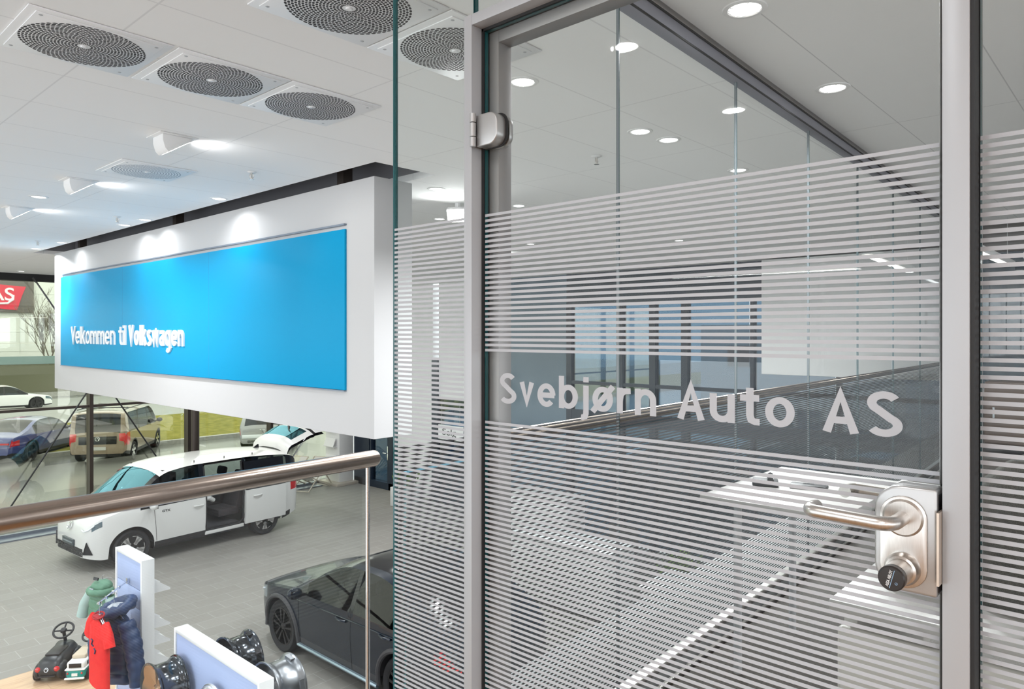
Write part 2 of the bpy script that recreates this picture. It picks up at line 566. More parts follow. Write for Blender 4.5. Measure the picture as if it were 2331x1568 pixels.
def glyph(ch, h):
    """Centre lines of a plain sans letter: capital height 1, x height 0.74, stroke half width h -> ([(points, closed)], advance)."""
    x = 0.74
    ex = (0.30, x / 2, 0.30 - h, x / 2 - h)
    O = (_ell(*ex, 0, 360, 32)[:-1], True)
    ry = .255 - h * .97
    sp = _ell(.31, .75, .29 - h, ry, 28, 238, 22) + _ell(.31, .25, .31 - h, ry, 58, -150, 22)
    if ch == 'S':
        return [(sp, False)], .62
    if ch == 's':
        return [([(px * .82, py * x) for px, py in sp], False)], .52
    if ch == 'v':
        return [([(h, x), (.255, h * 1.3), (.51 - h, x)], False)], .51
    if ch == 'V':
        return [([(h, 1), (.32, h * 1.3), (.64 - h, 1)], False)], .64
    if ch == 'A':
        return [([(h, 0), (.335, 1 - h * 1.3), (.67 - h, 0)], False), ([(.14, .29), (.53, .29)], False)], .67
    if ch == 'w':
        return [([(h, x), (.20, h * 1.3), (.375, x - h), (.55, h * 1.3), (.75 - h, x)], False)], .75
    if ch == 'e':
        return [(_ell(*ex, 0, 318, 30), False), ([(h, x / 2), (.60 - h * .4, x / 2)], False)], .60
    if ch == 'o':
        return [O], .60
    if ch == 'ø':
        return [O, ([(.0, -.02), (.60, x + .02)], False)], .60
    if ch == 'b':
        return [([(h, 0), (h, 1)], False), O], .60
    if ch == 'g':
        return [O, ([(.60 - h, x)] + [(.60 - h, -.05)] + _ell(.32, -.05, .28 - h, .17, 0, -140, 10), False)], .60
    if ch == 'l':
        return [([(h, 0), (h, 1)], False)], 2 * h
    if ch == 'i':
        return [([(h, 0), (h, x)], False), ([(h, .86), (h, 1.0)], False)], 2 * h
    if ch == 'j':
        return [([(h + .05, x), (h + .05, -.10)] + [(h + .02, -.19), (h - .06, -.215), (h - .10, -.21)], False), ([(h + .05, .84), (h + .05, 1.0)], False)], 2 * h + .05
    if ch == 'r':
        return [([(h, 0), (h, x)], False), ([(h, .36), (h + .03, .55), (h + .13, x - h - .01), (.38, x - h)], False)], .38
    if ch == 'n':
        return [([(h, 0), (h, x)], False), ([(h, .40)] + _ell(.285, .42, .285 - h, x - h - .42, 180, 0, 12) + [(.57 - h, 0)], False)], .57
    if ch == 'm':
        return [([(h, 0), (h, x)], False), ([(h, .40)] + _ell(.255, .44, .255 - h, x - h - .44, 180, 0, 10) + [(.51 - h, 0)], False),
                ([(.51 - h, .40)] + _ell(.68, .44, .17 + h * .0, x - h - .44, 180, 0, 10) + [(.85, 0)], False)], .85 + h
    if ch == 'u':
        return [([(h, x), (h, .32)] + _ell(.285, .30, .285 - h, .30 - h, 180, 360, 12) + [(.57 - h, x)], False), ([(.57 - h, .35), (.57 - h, 0)], False)], .57
    if ch == 't':
        return [([(.13 + h, .93), (.13 + h, .24), (.16 + h, .12), (.24 + h, h), (.42, h)], False), ([(0, x - h * .8), (.41, x - h * .8)], False)], .42
    if ch == 'k':
        return [([(h, 0), (h, 1)], False), ([(.50 - h, x), (h + .02, .28)], False), ([(.22, .42), (.54 - h, 0)], False)], .54
    if ch == 'a':
        return [([(.04, x - .10), (.14, x - h - .01), (.28, x - h), (.42, x - .12), (.52 - h, .50), (.52 - h, 0)], False), (_spl([(.52 - h, .42), (.28, .41), (h + .02, .30), (h + .01, .17), (.20, h), (.36, .10), (.52 - h, .20)]), False)], .52
    return [], .30


def stroke_text(body, w, h, d, hw=0.078, gap=0.10, fit=True):
    """Monoline lettering; starts at x = 0 on the baseline, capital height h, total width w, depth d."""
    mb, cx, q = MB(), 0.0, 0
    for ch in body:
        g, adv = glyph(ch, hw)
        for pts, cl in g:
            i0 = len(mb.v)
            ribbon(mb, [(px + cx, py) for px, py in pts], hw, 1.0, cl)
            q += 1
            for v in mb.v[i0:]:                      # strokes of one letter sit a hair apart, never coplanar
                v.z += (0.02 if v.z > 0.5 else -0.02) * (q % 3)
        cx += adv + gap
    cx -= gap
    sx = w / cx if fit else h
    mb.v = [Vector((v.x * sx, v.y * h, v.z * d)) for v in mb.v]
    return mb


def place(mb, X):
    mb.v = [X @ p for p in mb.v]
    return mb


def frame(o, ex, ey, ez):
    """Matrix whose local axes are ex, ey, ez at origin o."""
    m = Matrix((ex, ey, ez)).transposed().to_4x4()
    m.translation = Vector(o)
    return m
# ------------------------------------------------------------------ ceiling lamps of the showroom and added unseen fill lamps
def lamp(x, y, z, power, size=0.10, parent=None, col=(0.965, 0.985, 1.0), spread=150):
    l = bpy.data.lights.new('lamp', 'AREA')
    l.shape = 'DISK'
    l.size = size
    l.energy = power
    l.color = col
    l.spread = math.radians(spread)
    o = bpy.data.objects.new('lamp', l)
    o.location = (x, y, z)
    COL.objects.link(o)
    if parent:
        o.parent = parent
    return o


LAMP_W = 46.0
for lx, ly in [(-3.5, 5), (-3.5, 9), (-3.5, 13.5), (-0.6, 7), (-0.6, 11.5), (-0.6, 16), (5.6, 17.3), (8.6, 17.2), (0.2, 4.4)]:  # extra lamps without fittings, added out of view
    lamp(lx, ly, CEIL_Z - 0.02, LAMP_W * (0.55 if lx == 0.2 else (0.45 if ly > 14 else 1.0)), 0.2)
for lx, ly in [(5.5, 11.0), (7.5, 12.0), (9.4, 12.4)]:        # added fill lamps hidden behind the sign board
    lamp(lx, ly, CEIL_Z - 0.02, 40, 0.2)
for lx, ly in [(3.4, -2.2), (5.8, -2.6), (8.4, -2.6)]:        # added unseen lamps that brighten the office
    lamp(lx, ly, 2.60, 46, 0.25)
lamp(-1.6, -1.0, CEIL_Z - 0.02, 26, 0.3)       # added unseen fill lamps around the viewer
lamp(-0.4, 0.75, CEIL_Z - 0.02, 9, 0.2)
lamp(-1.2, -3.2, CEIL_Z - 0.02, 26, 0.3)

# ------------------------------------------------------------------ outdoor ground and surroundings
b = MB()
b.prism([(-14, 19.3), (13.15, 19.3), (13.15, -40), (110, -40), (110, 120), (-14, 120)], -3.6, -3.21)
struct(b.build('ground_asphalt', 'asphalt'))
b = MB()
b.box(-14, 110, 30.75, 40.8, -3.3, -3.08)
struct(b.build('lawn', 'grass'))
b = MB()
b.box(-14, 110, 30.5, 30.74, -3.3, -3.05)
tag(struct(b.build('kerb', 'kerb')), 'grey kerb stones between wet car park and grass strip')
b = MB()
b.box(-14, 110, 41.0, 58.0, -3.3, -3.18)
struct(b.build('road', 'road'))
b = MB()
b.box(-14, 110, 49.4, 49.55, -3.18, -3.17)
struct(b.build('road_line', 'white'))

# white industrial building behind the road
t = thing('building', 'white clad industrial building beyond the road carrying a dark sign', 'building', (0, 68, -3.2))
b = MB()
b.box(-40, 60, 0, 14, 0, 15)
b.build('wall', 'cladding', t)
b = MB()
for k in range(7):
    b.box(-40, 60, -0.02, 0.0, 3.2 + 1.55 * k, 3.24 + 1.55 * k)
for k in range(9):
    b.box(-20 + 9.0 * k, -19.96 + 9.0 * k, -0.02, 0, 3, 15)
b.build('cladding_joint', mat('cladding_joint', (0.62, 0.65, 0.61), 0.6), t)
t = thing('reflection_band', 'long dark olive band standing in for a facade reflection, with grey-teal top, before the white building', 'reflection band', (0, 60.5, -3.2))  # solid band standing in for a reflection in the facade glass
b = MB()
b.box(-40, 60, 0, 0.3, 0.0, 2.42)
b.build('panel', 'olive_reflection', t)
b = MB()
b.box(-40, 60, -0.05, 0.35, 2.42, 2.98)
b.build('top_band', 'teal_band', t)
b = MB()
b.box(-40, 60, -0.4, -0.1, 0.0, 0.35)
b.build('plinth', 'kerb', t)

# roadside sign on the building: dark board, red flag, white monogram
t = thing('facade_sign', 'dark board with red waving flag and white two-letter monogram on the building opposite', 'sign', (12.75, 67.7, 4.44))
k = 1.06
b = MB()
b.box(-4.6, 4.15, 0, 0.25, -1.25 * k, 1.25 * k)
b.build('board', 'sign_dark', t)
top = [(-4.0 + 7.6 * i / 20, 0.95 + 0.20 * math.sin(1.0 - 4.0 * i / 20 + 1.6)) for i in range(21)]
bot = [(-4.0 + 7.0 * i / 20, -0.95 + 0.22 * math.sin(1.0 - 4.0 * i / 20 + 1.9)) for i in range(21)]
poly = [(x, z) for x, z in top] + [(3.32, 0.0)] + [(x, z) for x, z in bot[::-1]]
b = MB()
X = frame((0, -0.02, 0), (1, 0, 0), (0, 0, 1), (0, -1, 0))
b.prism(poly, 0, 0.03, X=X)
b.build('flag', 'sign_red', t)
b = place(text_mb('AS', w=1.75, h=1.0, extrude=0.03, bold=0.01), frame((1.05, -0.05, -0.38), (1, 0, 0.0), (0, 0, 1), (0, -1, 0)))
b.tube([(0.2, -0.07, 0.25), (0.9, -0.07, -0.35), (1.7, -0.07, -0.66), (2.35, -0.07, -0.62), (2.72, -0.07, -0.3), (2.75, -0.07, 0.05)], [0.04, 0.06, 0.075, 0.085, 0.085, 0.07], 8)
b.build('monogram', 'letter', t)

# bare tree between olive band and building
def bare_tree(x, y, label):
    t = thing('bare_tree', label, 'tree', (x, y, -3.2))
    rnd = random.Random(5)
    trunk, br = MB(), MB()

    def grow(p, d, l, r, depth, mb):
        q = p + d * l * 0.5 + Vector((rnd.uniform(-.05, .05), rnd.uniform(-.05, .05), 0)) * l
        e = q + (d + Vector((rnd.uniform(-.12, .12), rnd.uniform(-.12, .12), 0.08))).normalized() * l * 0.5
        mb.tube([p, q, e], [r, r * 0.85, r * 0.7], 5)
        if depth == 0:
            return
        for k in range(3 if depth > 1 else 3):
            a = rnd.uniform(0, 2 * PI)
            s = rnd.uniform(0.22, 0.5)
            nd = (d + Vector((math.cos(a) * s, math.sin(a) * s, rnd.uniform(0.0, 0.2)))).normalized()
            grow(p.lerp(e, rnd.uniform(0.55, 1.0)), nd, l * rnd.uniform(0.6, 0.82), r * 0.62, depth - 1, br)
    for k in range(3):
        a = 2 * PI * k / 3
        grow(Vector((0.1 * math.cos(a), 0.1 * math.sin(a), 0)), Vector((math.cos(a) * 0.16, math.sin(a) * 0.16, 1)).normalized(), 2.9, 0.085, 5, trunk)
    trunk.build('trunk', 'bark', t)
    br.build('branches', 'bark', t)
    return t


p = pix(118, 760, y=62.8)
bare_tree(p.x + 0.2, 62.8, 'bare leafless tree in front of the white building')

# ------------------------------------------------------------------ showroom shell
b = MB()
b.box(-9, 13.0, -10, 19.1, FLOOR_Z - 0.2, FLOOR_Z)
struct(b.build('floor', 'tile'))
b = MB()
b.box(0.6, 3.42, 8.6, 11.22, FLOOR_Z, FLOOR_Z + 0.006)
struct(b.build('floor_oak', 'wood_floor'))

EX = Vector((math.cos(math.radians(2.3)), math.sin(math.radians(2.3)), 0))    # run of the gallery edge
EN = Vector((-EX.y, EX.x, 0))
P0 = Vector((1.142, 1.448, 0))                                              # glass corner


def along(s, n=0.0, z=0.0):
    return P0 + EX * s + EN * n + Vector((0, 0, z))


b = MB()
b.box(-9, 13.0, -9.2, -9.0, FLOOR_Z, -0.38)  # unseen wall, added to keep open sky out of the facade reflection
struct(b.build('wall_back', mat('dim_back_wall', (0.25, 0.25, 0.24), 0.8)))
# gallery slab with floor finish
b = MB()
q = [along(-8, 0.42), along(13.0, 0.42)]
b.prism([(-7, -9), (13.0, -9), (12.9, q[1].y), (q[0].x, q[0].y)], -0.38, -0.02)
struct(b.build('floor_slab', 'concrete'))
b = MB()
b.prism([(-6.9, -8.9), (1.13, -8.9), (1.13, along(0, 0.4).y), (q[0].x, q[0].y - 0.02)], -0.02, 0.0)
struct(b.build('floor_gallery', 'walnut_floor'))
b = MB()
b.prism([(1.14, -8.9), (10.0, -8.9), (10.0, along(8.87, -0.12).y), (1.14, along(0, -0.12).y)], -0.02, 0.003)
struct(b.build('floor_carpet', 'carpet'))

# ceiling with a slot for the hanging sign
SX0, SX1, SY0, SY1 = 3.50, 4.14, 4.66, 14.1
b = MB()
for (x0, x1, y0, y1) in [(-9, SX0, -9, 19.16), (SX1, 13.0, 1.95, 19.16), (SX0, SX1, -9, SY0), (SX0, SX1, SY1, 19.16), (SX1, 13, -9, 1.2)]:
    b.box(x0, x1, y0, y1, CEIL_Z, CEIL_Z + 0.06)
b.box(SX1, 13.0, 1.2, 1.95, CEIL_Z, CEIL_Z + 0.06)
struct(b.build('ceiling', 'ceiling'))
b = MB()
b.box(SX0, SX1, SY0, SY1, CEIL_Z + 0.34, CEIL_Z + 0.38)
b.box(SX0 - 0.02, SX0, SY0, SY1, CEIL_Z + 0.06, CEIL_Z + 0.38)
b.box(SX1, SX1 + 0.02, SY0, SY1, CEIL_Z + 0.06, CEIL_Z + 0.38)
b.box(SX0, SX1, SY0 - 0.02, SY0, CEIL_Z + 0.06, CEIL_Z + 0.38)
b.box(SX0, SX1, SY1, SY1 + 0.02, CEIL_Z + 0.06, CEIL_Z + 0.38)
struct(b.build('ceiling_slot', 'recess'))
b = MB()
b.box(-9.1, 13.2, -9.1, 19.3, CEIL_Z + 0.45, CEIL_Z + 0.6)
struct(b.build('roof', 'concrete'))

# office ceiling (behind the glass) and its far wall
b = MB()
b.prism([(1.2, -8), (10.6, -8), (10.6, along(9.4, -0.06).y), (1.2, along(0.06, -0.06).y)], 2.62, 2.68)
struct(b.build('ceiling_office', brick_mat('office_ceiling_tiles', (0.90, 0.90, 0.90), (0.905, 0.905, 0.905), (0.66, 0.66, 0.67), 2.4, 0.6, 0.003, 0.9, 0.1, offset=0.0)))

# ------------------------------------------------------------------ facade beside the car park (window_1 ...)
FY = 19.16
MX = [-6.0, -3.6, -1.2, 1.17, 3.55, 5.93, 8.26, 10.62, 12.96]
ZT = -0.38
for i in range(len(MX) - 1):
    b = MB()
    b.box(MX[i] + 0.04, MX[i + 1] - 0.04, FY, FY + 0.024, FLOOR_Z + 0.06, 2.6)
    g = struct(b.build('window_%d' % (i + 1), 'glass_facade'))
    b = MB()
    b.box(MX[i] - 0.04, MX[i] + 0.04, FY - 0.16, FY + 0.08, FLOOR_Z, CEIL_Z - 0.1)
    b.box(MX[i], MX[i + 1], FY - 0.10, FY + 0.06, ZT - 0.03, ZT + 0.03)
    b.box(MX[i], MX[i + 1], FY - 0.10, FY + 0.06, FLOOR_Z, FLOOR_Z + 0.07)
    b.build('frame', 'dark_metal', g)
b = MB()
b.box(-9, 13.0, FY - 0.16, FY + 0.1, 2.55, CEIL_Z)
struct(b.build('trim_1', 'gasket'))
b = MB()
b.box(-9, 12.0, FY - 0.62, FY - 0.3, FLOOR_Z, FLOOR_Z + 0.03)
b.box(-9, 12.0, FY - 0.3, FY - 0.2, FLOOR_Z, FLOOR_Z + 0.09)
struct(b.build('baseboard_facade', mat('grey_floor_grating', (0.22, 0.25, 0.30), 0.35, 0.6)))
b = MB()
p = pix(444.5, 1000, y=FY - 0.55)
b.cyl((p.x, p.y, FLOOR_Z), (p.x, p.y, CEIL_Z), 0.10, n=24)
tag(struct(b.build('pillar_1', 'dark_metal')), 'round dark brown steel pillar inside the glass facade')

# tension rods of the facade
def rod(pa, pb, y, label):
    a, c = pix(pa[0], pa[1], y=y), pix(pb[0], pb[1], y=y)
    d = (c - a).normalized()
    a2, c2 = a.copy(), c.copy()
    # run the rod on to the floor or the ceiling
    while c2.z > FLOOR_Z + 0.1 and c2.z < CEIL_Z - 0.1:
        c2 += d * 0.02
    while a2.z > FLOOR_Z + 0.1 and a2.z < CEIL_Z - 0.1:
        a2 -= d * 0.02
    o = thing('tension_rod', label, 'rod', a2, 0, 'tension rods of the facade')
    mb = MB()
    mb.tube([(0, 0, 0), c2 - a2], 0.018, 8)
    mb.build('bar', 'black', o)
    mb = MB()
    mb.tube([d * 0.0, d * 0.12], 0.032, 8)
    mb.build('fork_end', 'black', o)
    mb = MB()
    mb.tube([c2 - a2 - d * 0.12, c2 - a2], 0.032, 8)
    mb.build('fork_end', 'black', o)


rod((28, 1148), (195, 897), FY - 0.3, 'black tension rod rising to the right beside the left window bay')
rod((78, 635), (360, 1045), FY - 0.36, 'black tension rod falling to the right behind the white van')

# ------------------------------------------------------------------ end wall of the hall
WX = 13.0
b = MB()
b.box(WX, WX + 0.25, 14.74, 16.45, FLOOR_Z, CEIL_Z)
struct(b.build('wall_end', 'white'))
b = MB()
b.box(WX, WX + 0.2, 12.4, 14.5, -0.38, CEIL_Z)
b.box(WX, WX + 0.2, 16.45, 19.16, -0.9, CEIL_Z)
struct(b.build('wall_end_upper', 'white'))
b = MB()
b.box(WX - 0.05, WX + 0.2, 14.5, 14.74, FLOOR_Z, 0.65)
b.box(WX - 0.05, WX + 0.2, 17.55, 18.3, FLOOR_Z, -0.9)
b.box(WX - 0.05, WX + 0.15, 16.45, 16.62, FLOOR_Z, -0.9)
b.box(WX - 0.05, WX + 0.15, 16.45, 18.3, FLOOR_Z, FLOOR_Z + 0.2)
struct(b.build('trim_2', 'navy_frame'))
b = MB()
b.box(WX + 0.05, WX + 0.07, 16.62, 17.55, FLOOR_Z + 0.2, -0.9)
g = tag(struct(b.build('door_2', 'glass_blue')), 'glass door in navy frame at the far end of the hall')
b = MB()
b.box(WX - 0.03, WX + 0.05, 16.62, 16.70, FLOOR_Z + 0.2, -0.9)
b.box(WX - 0.03, WX + 0.05, 17.47, 17.55, FLOOR_Z + 0.2, -0.9)
b.build('frame', 'navy_frame', g)
b = MB()
b.box(WX - 0.06, WX - 0.03, 16.63, 16.67, -2.3, -1.9)
b.tube([(WX - 0.05, 16.65, -2.1), (WX - 0.11, 16.65, -2.1), (WX - 0.11, 16.80, -2.1)], 0.012, 8)
b.build('handle', 'chrome', g)
b = MB()
b.box(WX, WX + 0.02, 12.4, 14.5, FLOOR_Z + 0.05, -0.38)
g = struct(b.build('window_11', 'glass_blue'))
b = MB()
b.box(WX - 0.03, WX + 0.1, 12.3, 12.4, FLOOR_Z, 0.7)
b.box(WX - 0.03, WX + 0.1, 12.4, 14.5, FLOOR_Z, FLOOR_Z + 0.06)
b.build('frame', 'navy_frame', g)
b = MB()
b.box(WX, WX + 0.2, 10.1, 12.3, FLOOR_Z, CEIL_Z)
struct(b.build('wall_end_panel', 'wall_blue'))
YM = [10.1, 8.72, 7.92, 7.18, 5.75, 4.2, 2.6, 1.0, -0.6, -2.2, -3.8, -5.4, -7.0]
for i in range(len(YM) - 1):
    b = MB()
    b.box(WX + 0.03, WX + 0.05, YM[i + 1] + 0.05, YM[i] - 0.05, FLOOR_Z + 0.05, 2.0)
    g = struct(b.build('window_%d' % (i + 12), 'glass_blue'))
    b = MB()
    w = 0.12 if i < 4 else 0.06
    b.box(WX - 0.03, WX + 0.12, YM[i] - w, YM[i] + w * 0.2, FLOOR_Z, 2.05)
    b.box(WX - 0.02, WX + 0.10, YM[i + 1], YM[i], 0.22, 0.29)
    b.box(WX - 0.02, WX + 0.10, YM[i + 1], YM[i], -0.62, -0.36)
    b.build('frame', 'navy_frame', g)
b = MB()
b.box(WX - 0.05, WX + 0.2, -7.2, 10.1, 2.0, CEIL_Z)
struct(b.build('trim_3', mat('navy_header', (0.03, 0.045, 0.065), 0.35)))

# low light buildings and kerb seen through the end wall
t = thing('warehouse', 'low pale blue-grey warehouse outside the far windows', 'building', (46, 4, -3.2))
b = MB()
b.box(0, 12, -22, 20, 0, 5.2)
b.build('wall', mat('pale_warehouse', (0.55, 0.62, 0.66), 0.6), t)
b = MB()
for k in range(10):
    b = MB()
    b.box(-0.05, 0, -20 + 4 * k, -18 + 4 * k, 2.4, 3.8)
    b.build('window', 'navy_frame', t)

# white hanging board near the end wall
t = thing('hanging_board', 'plain white hanging board seen through the striped glass door', 'board', (12.45, 1.9, 0))
b = MB()
b.box(0, 0.35, -3.6, 3.42, 0.63, 2.66)
b.build('panel', 'white', t, bevel=0.01)
for y in (-2.8, 0, 2.8):
    b = MB()
    b.cyl((0.17, y, 2.66), (0.17, y, CEIL_Z), 0.02, n=8)
    b.build('hanger', 'chrome', t)
# ------------------------------------------------------------------ ceiling fittings
def vent(x, y, label, white=False, size=0.595):
    t = thing('ceiling_vent', label, 'vent', (x, y, CEIL_Z), 0, 'square ceiling air vents')
    h = size / 2
    me = VENT.get(white)
    if me is None:
        b = MB()
        b.box(-h, h, -h, h, -0.008, -0.001)
        b.box(-h + 0.035, h - 0.035, -h + 0.035, h - 0.035, -0.013, -0.008)
        pl = b.build('plate', 'vent_white', t, bevel=0.002)
        R = h * 0.86
        b = MB()
        if not white:
            n_r = 17
            for i in range(n_r):
                r = R * (0.13 + 0.87 * i / (n_r - 1))
                n = 60 if i > 8 else (40 if i > 3 else 26)
                w = 2 * PI * r / n * 0.45
                dr = R * 0.87 / (n_r - 1) * 0.45
                for k in range(n):
                    a = 2 * PI * (k + 0.5 * (i % 2)) / n
                    ca, sa = math.cos(a), math.sin(a)
                    vs = []
                    for q in range(6):
                        u, v = dr * math.cos(q * PI / 3), w * math.sin(q * PI / 3)
                        vs.append(((r + u) * ca - v * sa, (r + u) * sa + v * ca, -0.0136))
                    b.add(vs, [tuple(range(6))[::-1]])
        else:
            for i in range(11):
                r = R * (0.16 + 0.84 * i / 10)
                n = 18 + 2 * i
                for k in range(n):
                    a0, a1 = 2 * PI * k / n, 2 * PI * (k + 0.82) / n
                    vs = []
                    for q in range(5):
                        a = a0 + (a1 - a0) * q / 4
                        vs.append(((r - 0.004) * math.cos(a), (r - 0.004) * math.sin(a), -0.0136))
                    for q in range(5):
                        a = a1 + (a0 - a1) * q / 4
                        vs.append(((r + 0.004) * math.cos(a), (r + 0.004) * math.sin(a), -0.0136))
                    b.add(vs, [tuple(range(10))[::-1]])
        pf = b.build('perforation', 'vent_slot' if white else 'vent_hole', t)
        b = MB()
        b.lathe([(0.0, -0.019), (0.012, -0.019), (0.016, -0.0135)], 20)
        hub = b.build('hub', 'vent_white', t)
        VENT[white] = [pl, pf, hub]
        for sx in (-1, 1):
            for sy in (-1, 1):
                b = MB()
                b.lathe([(0.0, -0.0145), (0.006, -0.0145), (0.009, -0.0128)], 12, X=Matrix.Translation((sx * h * 0.80, sy * h * 0.80, 0)))
                VENT[white].append(b.build('fixing_cap', 'alu', t))
    else:
        for o in me:
            c = o.copy()
            COL.objects.link(c)
            c.parent = t
    return t


VENT = {}
vent(1.150, 3.79, 'large dark-holed square ceiling vent, leftmost of the row of three')
vent(1.765, 3.79, 'dark-holed square ceiling vent, middle of the row of three')
vent(2.372, 3.79, 'dark-holed square ceiling vent, third of the row nearest the glass edge')
vent(1.763, 2.527, 'dark-holed square ceiling vent cut by the top of the photo and the glass edge')
vent(2.370, 2.527, 'dark-holed square ceiling vent seen behind the door frame corner')
p = pix(334, 388, z=CEIL_Z)
vent(p.x, p.y, 'white square ceiling vent with pale slots near the wedge spotlights', True)


def downlight(px, py, label, z=CEIL_Z, power=LAMP_W, r=0.062, hot=False):
    p = pix(px, py, z=z)
    t = thing('downlight', label, 'downlight', (p.x, p.y, z), 0, 'round recessed downlights')
    if 'd' not in DL:
        b = MB()
        b.lathe([(r, -0.001), (r + 0.004, -0.006), (r + 0.022, -0.004), (r + 0.025, -0.0005)], 32)
        b.build('trim_ring', 'white', t)
        b = MB()
        b.lathe([(0.0, -0.0015), (r, -0.0015)], 32)
        b.build('reflector', 'lamp_on', t)
        b = MB()
        for k in range(-3, 4):
            b.box(k * 0.016 - 0.001, k * 0.016 + 0.001, -math.sqrt(r * r - (k * 0.016) ** 2), math.sqrt(r * r - (k * 0.016) ** 2), -0.006, -0.002)
        b.build('louvre', 'chrome', t)
        DL['d'] = list(t.children)
    else:
        for o in DL['d']:
            c = o.copy()
            COL.objects.link(c)
            c.parent = t
    if power:
        lamp(0, 0, -0.012, power, 0.10, t)
    return t


DL = {}
for px, py, lab in [
        (498, 452, 'round downlight above the top edge of the sign board, nearest of the left ceiling'),
        (330, 500, 'round downlight close to the dark ceiling slot, next to a smaller one'),
        (283, 512, 'small round downlight left of the dark ceiling slot, beside a sprinkler'),
        (88, 448, 'round downlight between two wedge spotlights at the left edge'),
        (141, 552, 'small distant downlight above the far end of the sign board'),
        (83, 566, 'distant bright downlight near the left edge below the last sprinkler'),
        (48, 617, 'downlight next to the facade head above the red flag sign'),
        (1190, 186, 'largest downlight seen through the glass door below the door head'),
        (1457, 299, 'pale downlight behind the first glass joint, left of a brighter one'),
        (1522, 318, 'bright downlight right of the first glass joint'),
        (1680, 387, 'downlight cut by the second glass joint'),
        (993, 430, 'downlight right of the end of the sign board'),
        (1180, 468, 'downlight just above the top stripe beside the hinge post'),
        (1000, 498, 'small downlight below the square floodlight'),
        (1545, 547, 'downlight showing between stripes of the door, right of the first joint'),
        (1207, 555, 'small downlight showing between stripes near the hinge side')]:
    downlight(px, py, lab, power=2.6 if px in (498, 330, 283, 141) else LAMP_W * ((1.6 if px > 1500 else 0.6) if px > 1100 else (0.3 if px > 900 else 1.0)))
downlight(1695, 20, 'large downlight in the office ceiling at the top of the photo', 2.62, 12)
downlight(1895, 200, 'downlight in the office ceiling above the end of the grey channel', 2.62, 12)


def wedge_spot(px, py, label, first=[]):
    p = pix(px, py, z=CEIL_Z)
    t = thing('wall_washer', label, 'spotlight', (p.x, p.y, CEIL_Z), 0, 'wedge shaped wall washers')
    if not first:
        b = MB()
        b.box(-0.13, 0.13, -0.12, 0.12, -0.006, -0.001)
        b.build('ceiling_plate', 'white', t, bevel=0.002)
        b = MB()
        prof = [(-0.10, -0.006), (-0.10, -0.05), (-0.085, -0.10), (-0.06, -0.125), (0.10, -0.02), (0.10, -0.006)]
        b.prism(prof, -0.085, 0.085, X=frame((0, 0, 0), (1, 0, 0), (0, 0, 1), (0, -1, 0)))
        b.build('housing', 'white', t, bevel=0.004)
        b = MB()
        b.add([(-0.052, -0.07, -0.1225), (0.094, -0.07, -0.027), (0.094, 0.07, -0.027), (-0.052, 0.07, -0.1225)], [(0, 1, 2, 3)])
        b.build('lens', 'lamp_hot', t)
        first.extend(t.children)
    else:
        for o in first[:3]:
            c = o.copy()
            COL.objects.link(c)
            c.parent = t
    l = bpy.data.lights.new('lamp', 'SPOT')
    l.energy = 9
    l.spot_size = math.radians(62)
    l.spot_blend = 0.6
    l.shadow_soft_size = 0.05
    l.color = (1, 0.97, 0.93)
    o = bpy.data.objects.new('lamp', l)
    COL.objects.link(o)
    o.parent = t
    o.location = (0.05, 0, -0.13)
    d = Vector((1.5, 0, -0.85))
    o.rotation_euler = d.to_track_quat('-Z', 'Y').to_euler()
    l = bpy.data.lights.new('lamp', 'SPOT')            # spill that washes the ceiling in front of the fitting
    l.energy = 5
    l.spot_size = math.radians(150)
    l.spot_blend = 1.0
    l.shadow_soft_size = 0.04
    o = bpy.data.objects.new('lamp', l)
    COL.objects.link(o)
    o.parent = t
    o.location = (0.14, 0, -0.045)
    o.rotation_euler = Vector((1, 0, -0.05)).to_track_quat('-Z', 'Y').to_euler()
    return t


wedge_spot(393, 313, 'wedge shaped wall washer, largest, between the vents and the white vent')
wedge_spot(180, 411, 'wedge shaped wall washer, second, left of the white ceiling vent')
wedge_spot(42, 473, 'wedge shaped wall washer, smallest, at the left edge')
wedge_spot(1128, 571, 'small wall washer glowing between the stripes beside the hinge post')

# square floodlight beyond the sign
p = pix(1042, 484, z=CEIL_Z - 0.1)
t = thing('floodlight', 'square glowing white floodlight above the stripes of the side pane', 'floodlight', (p.x, p.y, CEIL_Z))
b = MB()
b.box(-0.02, 0.02, -0.02, 0.02, -0.07, 0)
b.build('bracket', 'white', t)
X = Matrix.Rotation(math.radians(35), 4, 'Z') @ Matrix.Rotation(math.radians(-28), 4, 'Y')
X.translation = (0, 0, -0.12)
b = MB()
b.box(-0.04, 0.04, -0.11, 0.11, -0.075, 0.075, X=X)
b.build('housing', 'white', t, bevel=0.01)
b = MB()
b.box(-0.046, -0.042, -0.10, 0.10, -0.066, 0.066, X=X)
b.build('lens', 'lamp_hot', t)
l = bpy.data.lights.new('lamp', 'SPOT')
l.energy = 18
l.spot_size = math.radians(165)
l.spot_blend = 1.0
l.shadow_soft_size = 0.06
o = bpy.data.objects.new('lamp', l)
COL.objects.link(o)
o.parent = t
o.location = (-0.09, -0.06, -0.15)
o.rotation_euler = Vector((-0.8, -0.55, -0.1)).to_track_quat('-Z', 'Y').to_euler()


